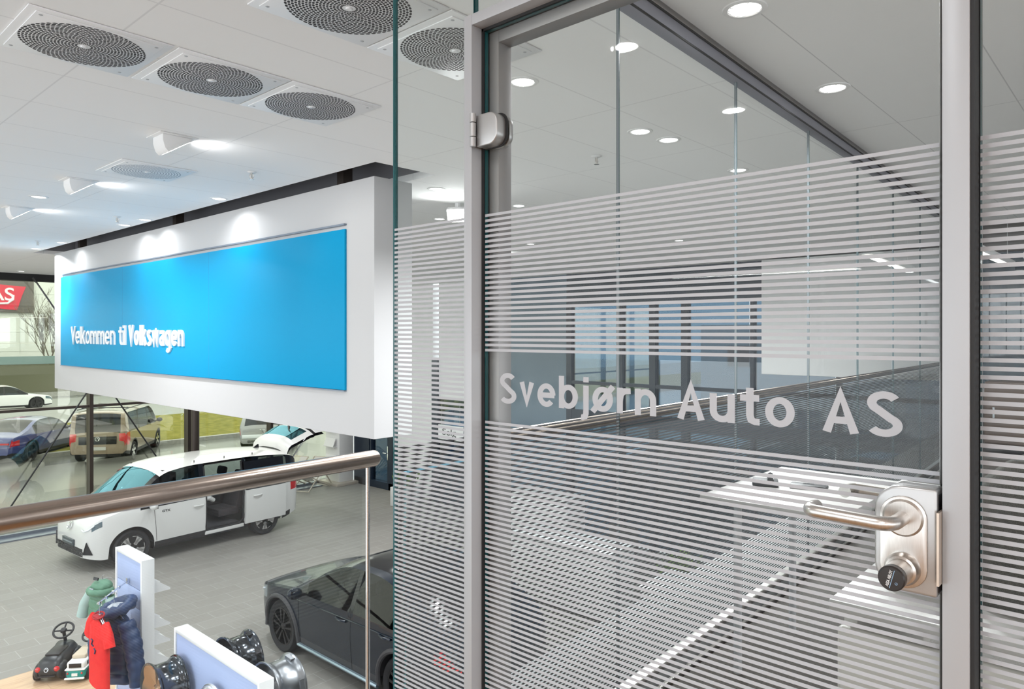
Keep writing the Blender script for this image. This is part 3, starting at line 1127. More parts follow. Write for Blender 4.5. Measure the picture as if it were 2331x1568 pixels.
def sprinkler(px, py, label, first=[]):
    p = pix(px, py, z=CEIL_Z)
    t = thing('sprinkler', label, 'sprinkler', (p.x, p.y, CEIL_Z), 0, 'ceiling sprinkler heads')
    if not first:
        b = MB()
        b.lathe([(0.0, -0.012), (0.022, -0.012), (0.042, -0.001)], 24)
        b.build('escutcheon', 'white', t)
        b = MB()
        b.cyl((0, 0, -0.01), (0, 0, -0.06), 0.008, n=8)
        b.tube([(0.012, 0, -0.02), (0.018, 0, -0.04), (0.004, 0, -0.062)], 0.003, 6)
        b.tube([(-0.012, 0, -0.02), (-0.018, 0, -0.04), (-0.004, 0, -0.062)], 0.003, 6)
        b.build('frame_arms', 'steel', t)
        b = MB()
        b.lathe([(0.0, -0.066), (0.02, -0.066), (0.02, -0.062), (0.0, -0.062)], 16)
        b.build('deflector', 'steel', t)
        first.extend(t.children)
    else:
        for o in first[:3]:
            c = o.copy()
            COL.objects.link(c)
            c.parent = t


sprinkler(573, 391, 'sprinkler head between the white vent and the sign board')
sprinkler(267, 493, 'sprinkler head just left of two small downlights')
sprinkler(86, 548, 'smallest sprinkler head at the left edge above a distant downlight')
sprinkler(1358, 355, 'sprinkler head seen through the glass left of the first joint')

# ------------------------------------------------------------------ hanging welcome sign
SIGN_X = 3.66
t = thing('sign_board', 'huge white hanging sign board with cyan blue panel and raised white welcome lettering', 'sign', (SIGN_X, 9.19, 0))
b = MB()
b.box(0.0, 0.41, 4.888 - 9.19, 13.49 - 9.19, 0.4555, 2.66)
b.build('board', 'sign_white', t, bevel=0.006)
b = MB()
b.box(-0.022, 0.0, 5.281 - 9.19, 13.10 - 9.19, 0.848, 2.252)
b.build('panel', 'blue_panel', t, bevel=0.002)
mat_joint = mat('panel_joint', (0.0, 0.24, 0.52), 0.4)
for y in (7.88, 10.45):
    b = MB()
    b.box(-0.0226, -0.021, y - 9.19 - 0.003, y - 9.19 + 0.003, 0.848, 2.252)
    b.build('panel_joint', mat_joint, t)
b = MB()
b.box(-0.03, 0.0, 5.281 - 9.19, 13.10 - 9.19, 2.285, 2.30)
b.box(-0.03, 0.0, 5.281 - 9.19, 13.10 - 9.19, 0.835, 0.846)
b.build('edge_trim', mat('panel_edge_trim', (0.20, 0.24, 0.30), 0.4), t)
for y in (5.6, 9.2, 12.8):
    b = MB()
    b.box(0.15, 0.25, y - 9.19 - 0.05, y - 9.19 + 0.05, 2.66, CEIL_Z + 0.34)
    b.build('hanger', 'dark_metal', t)
LX = frame((-0.024, 12.53 - 9.19, 1.195), (0, -1, 0), (0, 0, 1), (-1, 0, 0))
b = place(stroke_text('Velkommen til', 2.24, 0.262, 0.018, 0.062, 0.085), LX)
b.build('lettering', 'letter', t)
LX = frame((-0.024, 12.53 - 9.19 - 2.34, 1.195), (0, -1, 0), (0, 0, 1), (-1, 0, 0))
b = place(stroke_text('Volkswagen', 1.70, 0.262, 0.018, 0.092, 0.07), LX)
b.build('bold_lettering', 'letter', t)
# ------------------------------------------------------------------ glazed office partition
PITCH, STRIPE = 0.01150, 0.0059


def pane(mb, o, ex, en, L, H, t, z0=0.0):
    """Glass slab from o along ex (length L, height H), thickness t towards en: faces material 0, cut edges material 1."""
    a = Vector(o) + Vector((0, 0, z0))
    ex, en = Vector(ex), Vector(en)
    up = Vector((0, 0, H))
    v = [a, a + ex * L, a + ex * L + en * t, a + en * t]
    vs = v + [p + up for p in v]
    mb.add(vs, [(0, 1, 5, 4), (2, 3, 7, 6)], 0)
    mb.add(vs, [(0, 3, 2, 1), (4, 5, 6, 7), (1, 2, 6, 5), (3, 0, 4, 7)], 1)


def stripes(mb, o, ex, en, L, z0, z1, t=0.0005):
    n = int(round((z1 - z0) / PITCH))
    ex, en = Vector(ex), Vector(en)
    for k in range(n):
        z = z1 - k * PITCH
        a = Vector(o) + Vector((0, 0, z - STRIPE))
        v = [a, a + ex * L, a + ex * L + en * t, a + en * t]
        vs = v + [p + Vector((0, 0, STRIPE)) for p in v]
        mb.add(vs, [(0, 3, 2, 1), (4, 5, 6, 7), (0, 1, 5, 4), (1, 2, 6, 5), (2, 3, 7, 6), (3, 0, 4, 7)])


YV, XV = Vector((0, -1, 0)), Vector((1, 0, 0))
GX = 1.142          # front face of the glass line
JX = 1.107          # front face of the door frame

# side pane, transom pane, right pane
b = MB()
pane(b, (GX, 1.440, 0), YV, XV, 0.283, 2.70, 0.010)
g = tag(struct(b.build('partition_pane', ['glass', 'glass_edge'])), 'tall narrow striped glass pane left of the door')
b = MB()
stripes(b, (GX - 0.0006, 1.440, 0), YV, XV, 0.283, 0.10, 1.598)
b.build('frosted_stripes', 'film', g)
b = MB()
pane(b, (GX, 1.151, 0), YV, XV, 0.96, 0.66, 0.010, 2.04)
tag(struct(b.build('partition_pane', ['glass', 'glass_edge'])), 'clear glass pane above the door head')
b = MB()
pane(b, (GX, 0.184, 0), YV, XV, 1.30, 2.70, 0.010)
g = tag(struct(b.build('partition_pane', ['glass', 'glass_edge'])), 'striped glass pane right of the door post')
b = MB()
stripes(b, (GX - 0.0006, 0.184, 0), YV, XV, 1.30, 0.10, 1.598)
b.build('frosted_stripes', 'film', g)

# door frame
b = MB()
b.box(JX, 1.20, 1.1275, 1.152, 0, 2.0355)
b.box(JX, 1.20, 0.1904, 0.2224, 0, 2.70)
b.box(JX, 1.20, 0.2224, 1.1275, 2.0115, 2.0355)
g = tag(struct(b.build('doorframe', 'alu', bevel=0.0012)), 'pale aluminium door frame around the striped glass door')
b = MB()
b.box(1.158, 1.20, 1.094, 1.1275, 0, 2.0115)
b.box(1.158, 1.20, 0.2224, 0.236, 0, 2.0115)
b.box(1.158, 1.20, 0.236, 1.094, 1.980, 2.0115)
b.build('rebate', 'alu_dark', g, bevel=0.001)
b = MB()
b.box(1.138, 1.157, 1.1215, 1.1275, 0, 2.0115)  # hinge seal, with the reveal corner's shade put in as black
b.box(1.138, 1.157, 0.2224, 0.226, 0, 2.0115)
b.box(1.138, 1.157, 0.2224, 1.1275, 2.0055, 2.0115)
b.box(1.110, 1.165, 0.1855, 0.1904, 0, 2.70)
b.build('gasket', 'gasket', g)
b = MB()
b.box(1.090, 1.142, 0.2226, 0.2255, 0.994, 1.092)
b.build('strike_plate', mat('warm_steel_plate', (0.72, 0.62, 0.53), 0.35, 0.7), g)

# door leaf
DO = Vector((GX, 0.2314, 0))
door = thing('door_1', 'hinged glass door with frosted stripes, grey company lettering and steel lever lock', None, DO)
door['kind'] = 'structure'
T = Matrix.Translation(-DO)
b = MB()
pane(b, (GX, 1.1205, 0), YV, XV, 1.1205 - 0.2314, 1.997, 0.010, 0.008)
place(b, T).build('glass_leaf', ['glass', 'glass_edge'], door)
b = MB()
stripes(b, (GX - 0.0006, 1.1195, 0), YV, XV, 0.887, 1.284, 1.598)
stripes(b, (GX - 0.0006, 1.1195, 0), YV, XV, 0.887, 0.09, 1.139)
place(b, T).build('frosted_stripes', 'film', door)
b = place(stroke_text('Svebjørn Auto AS', 0.797, 0.0655, 0.0005, 0.082, 0.115), frame((GX - 0.0002, 1.0757, 1.1815), (0, -1, 0), (0, 0, 1), (-1, 0, 0)))
place(b, T).build('lettering', 'film', door)


def lockpart(mb, name, m, parent, **kw):
    return place(mb, T).build(name, m, parent, **kw)


def dshape(y0, y1, z0, z1, r, n=8):
    """Outline with two rounded corners on the high-y side."""
    pts = [(y0, z0), ]
    for i in range(n + 1):
        a = -PI / 2 + PI / 2 * i / n
        pts.append((y1 - r + r * math.cos(a), z0 + r + r * math.sin(a)))
    for i in range(n + 1):
        a = PI / 2 * i / n
        pts.append((y1 - r + r * math.cos(a), z1 - r + r * math.sin(a)))
    pts.append((y0, z1))
    return pts


def stadium(yc, z0, z1, r, n=14):
    pts = []
    for i in range(n + 1):
        a = PI + PI * i / n
        pts.append((yc + r * math.cos(a), z0 + r + r * math.sin(a)))
    for i in range(n + 1):
        a = PI * i / n
        pts.append((yc + r * math.cos(a), z1 - r + r * math.sin(a)))
    return pts


FX = frame((0, 0, 0), (0, 1, 0), (0, 0, 1), (1, 0, 0))      # (y, z) outline, depth along x
for side in (0, 1):
    def sx(x):
        return x if side == 0 else 2 * (GX + 0.005) - x
    b = MB()
    b.prism(dshape(0.2275, 0.3065, 0.973, 1.120, 0.036), min(sx(1.104), sx(GX)), max(sx(1.104), sx(GX)), X=FX)
    lock = lockpart(b, 'lock_case', mat('satin_lock_steel', (0.50, 0.50, 0.50), 0.38, 0.75) if side == 0 else bpy.data.materials['satin_lock_steel'], door, bevel=0.004, seg=3)
    b = MB()
    yc = 0.2685
    b.prism(stadium(yc, 0.979, 1.1065, 0.0298), min(sx(1.1005), sx(1.105)), max(sx(1.1005), sx(1.105)), X=FX)
    lockpart(b, 'face_plate', 'steel', lock, bevel=0.0015)
    b = MB()
    dirx = 1 if side == 0 else -1
    R = frame((sx(1.1003), yc, 1.0765), (0, 1, 0), (0, 0, 1), (1, 0, 0)) if side == 0 else frame((sx(1.1003), yc, 1.0765), (0, -1, 0), (0, 0, 1), (-1, 0, 0))
    b.lathe([(0.0, -0.0035), (0.023, -0.0035), (0.0258, -0.001), (0.0258, 0.001)], 40, X=R)
    lockpart(b, 'rose', 'steel', lock)
    b = MB()
    pts = [(sx(1.0985), yc, 1.0765), (sx(1.078), yc, 1.0765)]
    for i in range(1, 7):
        a = PI / 2 * i / 6
        pts.append((sx(1.066 - 0.0195 * math.sin(a)), yc + 0.0195 * (1 - math.cos(a)), 1.0765))
    pts.append((sx(1.0465), yc + 0.095, 1.0785))
    for i in range(1, 7):
        a = PI / 2 * i / 6
        pts.append((sx(1.0465 + 0.016 * (1 - math.cos(a))), yc + 0.095 + 0.0165 * math.sin(a), 1.0785))
    pts.append((sx(1.083), yc + 0.1115, 1.0785))
    b.tube(pts, 0.0096, 20)
    lockpart(b, 'lever_handle', 'steel', lock, smooth=60)
    if side == 0:
        R = frame((1.1003, yc, 1.0065), (0, 1, 0), (0, 0, 1), (1, 0, 0))
        b = MB()
        b.lathe([(0.0225, 0.001), (0.0225, -0.006), (0.0195, -0.013), (0.0165, -0.0145), (0.0165, -0.046), (0.0, -0.046)], 40, X=R)
        lockpart(b, 'thumb_turn', 'steel', lock)
        b = MB()
        b.lathe([(0.0155, -0.046), (0.0168, -0.048), (0.0168, -0.0565), (0.0150, -0.0585), (0.0, -0.0588)], 40, X=R)
        lockpart(b, 'black_cap', mat('black_reader_cap', (0.022, 0.018, 0.017), 0.35), lock)
        tv, uv = Vector((0, -0.25, 0.968)), Vector((0, 0.968, 0.25))
        c = Vector((1.1003 - 0.0590, yc, 1.0065))
        b = place(text_mb('ASSA ABLOY', w=0.0225, h=0.0038, extrude=0.0002, bold=0.01), frame(c - tv * 0.0113 + uv * 0.0007, tv, uv, (-1, 0, 0)))
        lockpart(b, 'cap_lettering', 'text_white', lock)
        b = MB()
        X = frame(c - tv * 0.0125 - uv * 0.0012, tv, uv, (-1, 0, 0))
        b.box(0, 0.0250, -0.0004, 0.0004, 0, 0.0002, X=X)
        X = frame(c - tv * 0.0035 - uv * 0.0075, tv, uv, (-1, 0, 0))
        b.tube([(0.0016 * math.cos(q * PI / 4), 0.0016 * math.sin(q * PI / 4), 0.0002) for q in range(8)], 0.00025, 4, closed=True, X=X)
        b.tube([(0.0004 * q - 0.0008, 0.0006 * math.sin(q * 1.5), 0.0002) for q in range(5)], 0.0002, 4, X=X)
        lockpart(b, 'cap_mark', mat('pale_blue_print', (0.30, 0.45, 0.62), 0.5), lock)
b = MB()
b.box(1.108, 1.146, 0.2262, 0.2275, 0.98, 1.112, 0)
lockpart(b, 'lock_forend', 'black_gloss', door)
b = MB()
b.box(1.112, 1.128, 0.2226, 0.232, 1.040, 1.052)
b.box(1.112, 1.130, 0.2226, 0.232, 1.020, 1.032)
lockpart(b, 'latch_bolt', bpy.data.materials['warm_steel_plate'], door)
# hinge
b = MB()
out = [(y, z) for y, z in dshape(-1.1185, -1.056, 1.742, 1.812, 0.024)]
Xh = frame((0, 0, 0), (0, -1, 0), (0, 0, 1), (1, 0, 0))
b.prism(out, 1.112, 1.1415, X=Xh)
hinge = lockpart(b, 'hinge', bpy.data.materials['satin_lock_steel'], door, bevel=0.003, seg=3)
b = MB()
b.prism([(y, z) for y, z in dshape(-1.1165, -1.050, 1.740, 1.814, 0.024)], 1.1395, 1.142, X=Xh)
lockpart(b, 'pad', 'gasket', hinge)
b = MB()
b.prism(out, 1.1525, 1.165, X=Xh)
lockpart(b, 'back_plate', bpy.data.materials['satin_lock_steel'], hinge, bevel=0.002)
b = MB()
for z0, z1 in ((1.742, 1.762), (1.764, 1.793), (1.795, 1.814)):
    b.cyl((1.104, 1.1205, z0), (1.104, 1.1205, z1), 0.0068, n=20)
lockpart(b, 'knuckle', bpy.data.materials['satin_lock_steel'], hinge)

# ------------------------------------------------------------------ glass wall along the gallery edge
PW = 1.07
for i in range(8):
    b = MB()
    L = PW - 0.005
    pane(b, along(i * PW + 0.001, -0.012), EX, EN, L, 2.56, 0.012)
    g = tag(struct(b.build('partition_pane', ['glass_far', 'glass_edge'])), 'glass wall pane %s along the gallery edge' % ['at the corner', 'second from the corner', 'third from the corner', 'fourth from the corner', 'fifth from the corner', 'sixth from the corner', 'seventh from the corner', 'last, farthest from the corner'][i])
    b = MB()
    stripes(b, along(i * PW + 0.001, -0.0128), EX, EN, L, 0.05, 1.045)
    b.build('frosted_stripes', 'film_shaded', g)
    b = MB()
    s = i * PW + L + 0.001
    b.add([along(s, -0.011), along(s + 0.004, -0.011), along(s + 0.004, -0.001), along(s, -0.001)] +
          [along(s, -0.011, 2.55), along(s + 0.004, -0.011, 2.55), along(s + 0.004, -0.001, 2.55), along(s, -0.001, 2.55)],
          [(0, 3, 2, 1), (4, 5, 6, 7), (0, 1, 5, 4), (1, 2, 6, 5), (2, 3, 7, 6), (3, 0, 4, 7)])
    b.build('joint_seal', 'seal', g)
LW = PW * 8
b = MB()


def run_box(mb, s0, s1, n0, n1, z0, z1, m=0):
    v = [along(s0, n0, z0), along(s1, n0, z0), along(s1, n1, z0), along(s0, n1, z0)]
    vs = v + [p + Vector((0, 0, z1 - z0)) for p in v]
    mb.add(vs, [(0, 3, 2, 1), (4, 5, 6, 7), (0, 1, 5, 4), (1, 2, 6, 5), (2, 3, 7, 6), (3, 0, 4, 7)], m)


run_box(b, 0.05, LW, -0.045, 0.02, 2.545, 2.60)
g = struct(b.build('trim_4', 'channel', bevel=0.003))
b = MB()
run_box(b, 0.05, LW, -0.05, -0.045, 2.538, 2.546)
run_box(b, 0.05, LW, -0.05, -0.045, 2.598, 2.606)
b.build('channel_lip', 'gasket', g)
b = MB()
run_box(b, 0.05, LW, -0.03, 0.01, 2.60, CEIL_Z)
b.build('head_filler', 'white', g)
b = MB()
run_box(b, 0.02, LW, -0.03, 0.012, 0.0, 0.025)
run_box(b, 0.02, LW, -0.10, -0.085, 0.0, 0.008)
g = struct(b.build('baseboard_glass', 'steel', bevel=0.002))
b = MB()
run_box(b, 0.02, LW, -0.085, -0.03, 0.0, 0.006)
b.build('floor_gasket', 'gasket', g)

# ------------------------------------------------------------------ gallery handrails and balustrade
RN, RZ, RR = 0.29, 0.962, 0.0245


def handrail(s0, s1, label, posts):
    o = along(s0, RN)
    t = thing('handrail', label, 'handrail', o, math.radians(2.3))
    L = s1 - s0
    b = MB()
    b.lathe([(0.0, 0.0), (RR - 0.004, 0.0), (RR, 0.004), (RR, L - 0.012), (RR - 0.003, L - 0.004), (0.0, L)], 40, X=frame((0, 0, RZ), (0, 1, 0), (0, 0, 1), (1, 0, 0)))
    b.build('rail', 'rail', t, smooth=50)
    for i, s in enumerate(posts):
        b = MB()
        b.cyl((s - s0, 0, -0.25), (s - s0, 0, RZ - RR + 0.004), 0.0062, n=16)
        b.build('post', 'chrome', t)
    return t


def rail_glass(s0, s1, z1, label, edge):
    t = thing('balustrade_panel', label, 'balustrade', along(s0, RN), math.radians(2.3))
    b = MB()
    L = s1 - s0
    pane(b, (0, -0.007, 0), (1, 0, 0), (0, 1, 0), L, z1 + 0.3, 0.014, -0.3)
    b.build('glass', ['glass_rail', 'glass_edge' if edge == 'blue_edge' else edge], t)
    b = MB()
    b.box(0, L, -0.02, 0.02, -0.36, -0.28)
    b.build('clamp_channel', 'steel', t)
    if edge == 'blue_edge':
        b = MB()
        b.box(0, L, -0.008, 0.008, z1, z1 + 0.008)
        b.build('edge_strip', mat('blue_edge', (0.25, 0.62, 0.85), 0.3), t)
    return t


END = 0.187
handrail(-6.0, END, 'long steel handrail tube crossing the view in front of the white van', [END - 0.035])
handrail(0.62, 11.0, 'steel handrail seen through the glass door behind the grey lettering', [0.66, 10.9])
rail_glass(-6.0, END - 0.05, 0.9372, 'glass balustrade panel below the long handrail', 'glass')
rail_glass(END + 0.11, 0.61, 0.90, 'short glass balustrade panel behind the side pane', 'blue_edge')
rail_glass(0.70, 10.8, 0.915, 'glass balustrade panel behind the glass wall', 'glass_edge')
# ------------------------------------------------------------------ cars
def curve(pts):
    """Smooth monotone interpolation through (s, value) points."""
    xs = [p[0] for p in pts]
    ys = [p[1] for p in pts]
    n = len(pts)
    d = [(ys[i + 1] - ys[i]) / (xs[i + 1] - xs[i]) for i in range(n - 1)]
    m = [d[0]] + [0 if d[i - 1] * d[i] <= 0 else 2 * d[i - 1] * d[i] / (d[i - 1] + d[i]) for i in range(1, n - 1)] + [d[-1]]

    def f(s):
        if s <= xs[0]:
            return ys[0]
        if s >= xs[-1]:
            return ys[-1]
        i = max(k for k in range(n - 1) if xs[k] <= s)
        h = xs[i + 1] - xs[i]
        t = (s - xs[i]) / h
        return (ys[i] * (1 + 2 * t) * (1 - t) ** 2 + h * m[i] * t * (1 - t) ** 2 + ys[i + 1] * t * t * (3 - 2 * t) + h * m[i + 1] * t * t * (t - 1))
    return f


NB, NW, NR = 7, 4, 6


class Car:
    def __init__(self, sp):
        self.sp = sp
        self.L = sp['L']
        self.top, self.belt0, self.hw = curve(sp['top']), curve(sp['belt']), curve(sp['hw'])
        self.zb0 = curve(sp['zb'])
        self.wr, self.AR, self.wheels = sp['wr'], sp['AR'], sp['wheels']
        self.tum, self.hg = sp.get('tumble', 0.2), sp.get('hg', 0.7)
        st = set()
        n = int(self.L / 0.075)
        for i in range(n + 1):
            st.add(round(self.L * i / n, 4))
        for s in (0.015, 0.04, 0.1, self.L - 0.015, self.L - 0.04, self.L - 0.1):
            st.add(round(s, 4))
        for w in self.wheels:
            for k in range(25):
                st.add(round(w - self.AR * math.cos(PI * k / 24), 4))
        for s in sp.get('cuts', []):
            st.add(round(s, 4))
        keep = []
        cuts = set(round(s, 4) for s in sp.get('cuts', []))
        for s in sorted(st):
            if keep and s - keep[-1] < 0.006 and s not in cuts:
                continue
            if keep and s - keep[-1] < 0.006 and s in cuts:
                keep.pop()
            keep.append(s)
        self.st = keep

    def belt(self, s):
        return min(self.belt0(s), self.top(s) - 0.05)

    def zb(self, s):
        z = self.zb0(s)
        for w in self.wheels:
            if abs(s - w) < self.AR:
                z = max(z, self.wr + math.sqrt(max(0, self.AR ** 2 - (s - w) ** 2)))
        return min(z, self.belt(s) - 0.03)

    def prof(self, s, z):
        """Half width of the body side at height z."""
        zb, be = self.zb0(s), self.belt(s)
        t = max(0.0, min(1.0, (z - zb) / max(0.05, be - zb)))
        w = self.hw(s)
        y = w * (0.945 + 0.055 * math.sin(PI * (0.08 + 0.60 * t)))
        if z > be:
            y *= 1 - self.tum * (z - be) / self.hg
        return y

    def ring(self, s):
        zb, be, tp = self.zb(s), self.belt(s), self.top(s)
        e = min(self.sp.get('edge', 0.09), 0.5 * (tp - be))
        zre = tp - e
        pts = []
        for j in range(NB + 1):
            z = zb + (be - zb) * j / NB
            pts.append((self.prof(s, z), z))
        for j in range(1, NW + 1):
            z = be + (zre - be) * j / NW
            pts.append((self.prof(s, z), z))
        yre = pts[-1][0]
        for j in range(1, NR + 1):
            t = j / NR
            pts.append((yre * (1 - t), zre + (tp - zre) * (1 - (1 - t) ** 2.6)))
        return pts

    def X(self, s):
        return self.L / 2 - s

    def build(self, root):
        sp, cls = self.sp, self.sp['cls']
        parts = {}
        rings = [self.ring(s) for s in self.st]
        nr = NB + NW + NR
        for side in (1, -1):
            for i in range(len(self.st) - 1):
                s0, s1 = self.st[i], self.st[i + 1]
                sm = (s0 + s1) / 2
                for j in range(nr):
                    kind = 'side' if j < NB else ('win' if j < NB + NW else 'roof')
                    jj = j if j < NB else (j - NB if j < NB + NW else j - NB - NW)
                    a, b2, c, d = rings[i][j], rings[i + 1][j], rings[i + 1][j + 1], rings[i][j + 1]
                    zm = (a[1] + b2[1] + c[1] + d[1]) / 4
                    key = cls(sm, kind, jj, zm, side)
                    if key is None:
                        continue
                    mb = parts.setdefault(key[0], MB())
                    vs = [(self.X(s0), side * a[0], a[1]), (self.X(s1), side * b2[0], b2[1]), (self.X(s1), side * c[0], c[1]), (self.X(s0), side * d[0], d[1])]
                    mb.add(vs, [(0, 1, 2, 3) if side > 0 else (3, 2, 1, 0)], key[1])
        body = parts['body']
        for k, s in ((0, self.st[0]), (-1, self.st[-1])):
            if k == -1 and sp.get('open_rear'):
                continue
            r = rings[k]
            vs = [(self.X(s), y, z) for y, z in r] + [(self.X(s), -y, z) for y, z in r[-2::-1]]
            body.add(vs, [tuple(range(len(vs)))], 0)
        for side in (1, -1):                       # wheel arch liners
            for w in self.wheels:
                idx = [i for i, s in enumerate(self.st) if abs(s - w) <= self.AR + 1e-4]
                for a, c in zip(idx, idx[1:]):
                    ya, za = rings[a][0]
                    yc, zc = rings[c][0]
                    xa, xc = self.X(self.st[a]), self.X(self.st[c])
                    body.add([(xa, side * ya, za), (xc, side * yc, zc), (xc, side * (yc - 0.34), zc), (xa, side * (ya - 0.34), za)], [(0, 1, 2, 3)], 1)
        out = {}
        order = ['body'] + [k for k in parts if k != 'body']
        for k in order:
            nm = k.split('#')[0]
            if nm in ('sliding', ):
                continue
            out[k] = parts[k].build(nm, sp['mats'].get(nm, sp['mats']['body']), root, smooth=38, weld=True)
        # dark floor pan inside the shell
        b = MB()
        b.box(-self.L / 2 + 0.35, self.L / 2 - 0.5, -self.hw(self.L / 2) + 0.30, self.hw(self.L / 2) - 0.30, 0.22, sp.get('pan', 0.46))
        b.box(self.X(self.wheels[1]) + self.AR, self.X(self.wheels[0]) - self.AR, -self.hw(self.L / 2) + 0.1, self.hw(self.L / 2) - 0.1, 0.25, sp.get('pan', 0.46))
        b.build('floor_pan', 'black', root)
        for w in self.wheels:
            for side in (1, -1):
                self.wheel(root, w, side)
        return out

    def wheel(self, root, s, side):
        sp = self.sp
        r, wd = self.wr, sp.get('tw', 0.235)
        yo = self.hw(s) * sp.get('wy', 0.985)
        O = Vector((self.X(s), side * (yo - wd / 2), r))
        R = frame(O, (1, 0, 0), (0, 0, 1), (0, -1, 0)) if side < 0 else frame(O, (-1, 0, 0), (0, 0, 1), (0, 1, 0))
        h = wd / 2
        rr = r * sp.get('rim', 0.70)
        b = MB()
        b.lathe([(rr, -h + 0.01), (r - 0.03, -h), (r - 0.004, -h + 0.03), (r, -h + 0.06), (r, h - 0.06), (r - 0.004, h - 0.03), (r - 0.03, h), (rr + 0.01, h - 0.012), (rr, h - 0.02)], 48, X=R)
        t = b.build('wheel', 'rubber', root)
        b = MB()
        b.lathe([(rr, h - 0.03), (rr, h - 0.012), (rr - 0.018, h - 0.016), (rr - 0.02, h - 0.10), (0.0, h - 0.10)], 40, m=1, X=R)
        b.lathe([(0.0, h - 0.022), (0.045, h - 0.024), (0.065, h - 0.04), (0.065, h - 0.1)], 24, m=1, X=R)
        st = sp.get('rimstyle', 'five')
        n = 5
        for k in range(n):
            q = 2 * PI * k / n + 0.3
            Q = R @ Matrix.Rotation(q, 4, 'Z')
            if st == 'zig':
                b.prism([(0.05, -0.045), (rr - 0.012, -0.10), (rr - 0.012, 0.10), (0.05, 0.045)], h - 0.06, h - 0.026, m=1, X=Q)
                b.prism([(0.06, 0.035), (rr - 0.02, 0.085), (rr - 0.005, 0.150), (rr - 0.06, 0.150), (0.05, 0.085)], h - 0.04, h - 0.018, m=0, X=Q)
                b.prism([(0.06, -0.035), (0.05, -0.085), (rr - 0.09, -0.150), (rr - 0.01, -0.150), (rr - 0.03, -0.09)], h - 0.04, h - 0.018, m=0, X=Q)
                b.prism([(rr - 0.04, -0.10), (rr - 0.012, -0.11), (rr - 0.006, 0.0), (rr - 0.03, 0.0)], h - 0.04, h - 0.016, m=0, X=Q)
            elif st == 'twin':
                for sg in (-1, 1):
                    b.prism([(0.04, sg * 0.02), (0.05, sg * 0.036), (rr - 0.01, sg * 0.078), (rr - 0.01, sg * 0.035)][::sg], h - 0.06, h - 0.02, m=0, X=Q)
            else:
                b.prism([(0.03, -0.03), (rr - 0.01, -0.055), (rr - 0.01, 0.055), (0.03, 0.03)], h - 0.06, h - 0.02, m=0, X=Q)
        b.build('alloy_rim', sp.get('rimmats', ['alloy', 'alloy_black']), t, smooth=30)


def emblem(parent, X, r, m='chrome'):
    b = MB()
    b.tube([(r * math.cos(2 * PI * k / 20), r * math.sin(2 * PI * k / 20), 0) for k in range(20)], r * 0.09, 6, closed=True, X=X)
    b.tube([(-0.42 * r, 0.78 * r, 0), (0, 0.08 * r, 0), (0.42 * r, 0.78 * r, 0)], r * 0.08, 5, X=X)
    b.tube([(-0.80 * r, 0.45 * r, 0), (-0.38 * r, -0.75 * r, 0), (0, -0.02 * r, 0), (0.38 * r, -0.75 * r, 0), (0.80 * r, 0.45 * r, 0)], r * 0.08, 5, X=X)
    return b.build('emblem', m, parent)


def seat(parent, x, y, z, m='seat_fabric', w=0.5):
    b = MB()
    b.box(x - 0.25, x + 0.27, y - w / 2, y + w / 2, z, z + 0.16)
    X = frame((x - 0.24, y, z + 0.10), (math.cos(0.25), 0, math.sin(0.25)), (0, 1, 0), (-math.sin(0.25), 0, math.cos(0.25)))
    b.box(-0.09, 0.09, -w / 2, w / 2, 0, 0.62, X=X)
    b.box(-0.06, 0.06, -0.15, 0.15, 0.66, 0.86, X=X)
    return b.build('seat', m, parent, bevel=0.04, seg=2)


def steering(parent, x, y, z, r=0.18):
    b = MB()
    n = Vector((-0.9, 0, 0.43)).normalized()
    a = Vector((0, 1, 0))
    c = n.cross(a)
    X = frame((x, y, z), a, c, n)
    b.tube([(r * math.cos(2 * PI * k / 20), r * math.sin(2 * PI * k / 20), 0) for k in range(20)], 0.016, 8, closed=True, X=X)
    b.box(-r, r, -0.025, 0.02, -0.02, 0.01, X=X)
    b.box(-0.025, 0.025, -r, 0, -0.02, 0.01, X=X)
    b.cyl((x, y, z), (x + 0.25, y, z - 0.12), 0.03, n=8)
    return b.build('steering_wheel', 'black', parent)


def mirror(car, parent, s, z, side, m):
    y = car.prof(s, z)
    b = MB()
    b.tube([(car.X(s), side * (y - 0.02), z), (car.X(s) - 0.01, side * (y + 0.09), z + 0.02)], 0.022, 8, m=1)
    b.ellipsoid((car.X(s) - 0.02, side * (y + 0.16), z + 0.06), (0.075, 0.115, 0.085), 14, 8)
    b.box(car.X(s) - 0.075, car.X(s) - 0.070, side * (y + 0.16) - 0.08, side * (y + 0.16) + 0.08, z + 0.005, z + 0.115, m=1)
    return b.build('door_mirror', [m, 'black_gloss'], parent)


def handle(car, parent, s, z, side, m, l=0.22):
    pts = []
    for k in range(7):
        u = k / 6
        ss = s + l * (u - 0.5)
        pts.append((car.X(ss), side * (car.prof(ss, z) + 0.010 + 0.028 * math.sin(PI * u)), z))
    b = MB()
    b.tube(pts, 0.017, 8)
    return b.build('door_handle', m, parent)


def seam(car, mb, s, z0, z1, side, dx=0.0):
    pts = []
    for k in range(9):
        z = z0 + (z1 - z0) * k / 8
        pts.append((car.X(s + dx * k / 8), side * (car.prof(s, z) + 0.001), z))
    mb.tube(pts, 0.0045, 5)


def make(name, label, cat, loc, rotz, sp, scale=1.0, group=None):
    c = Car(sp)
    t = thing(name, label, cat, loc, rotz, group, scale)
    return c, t, c.build(t)


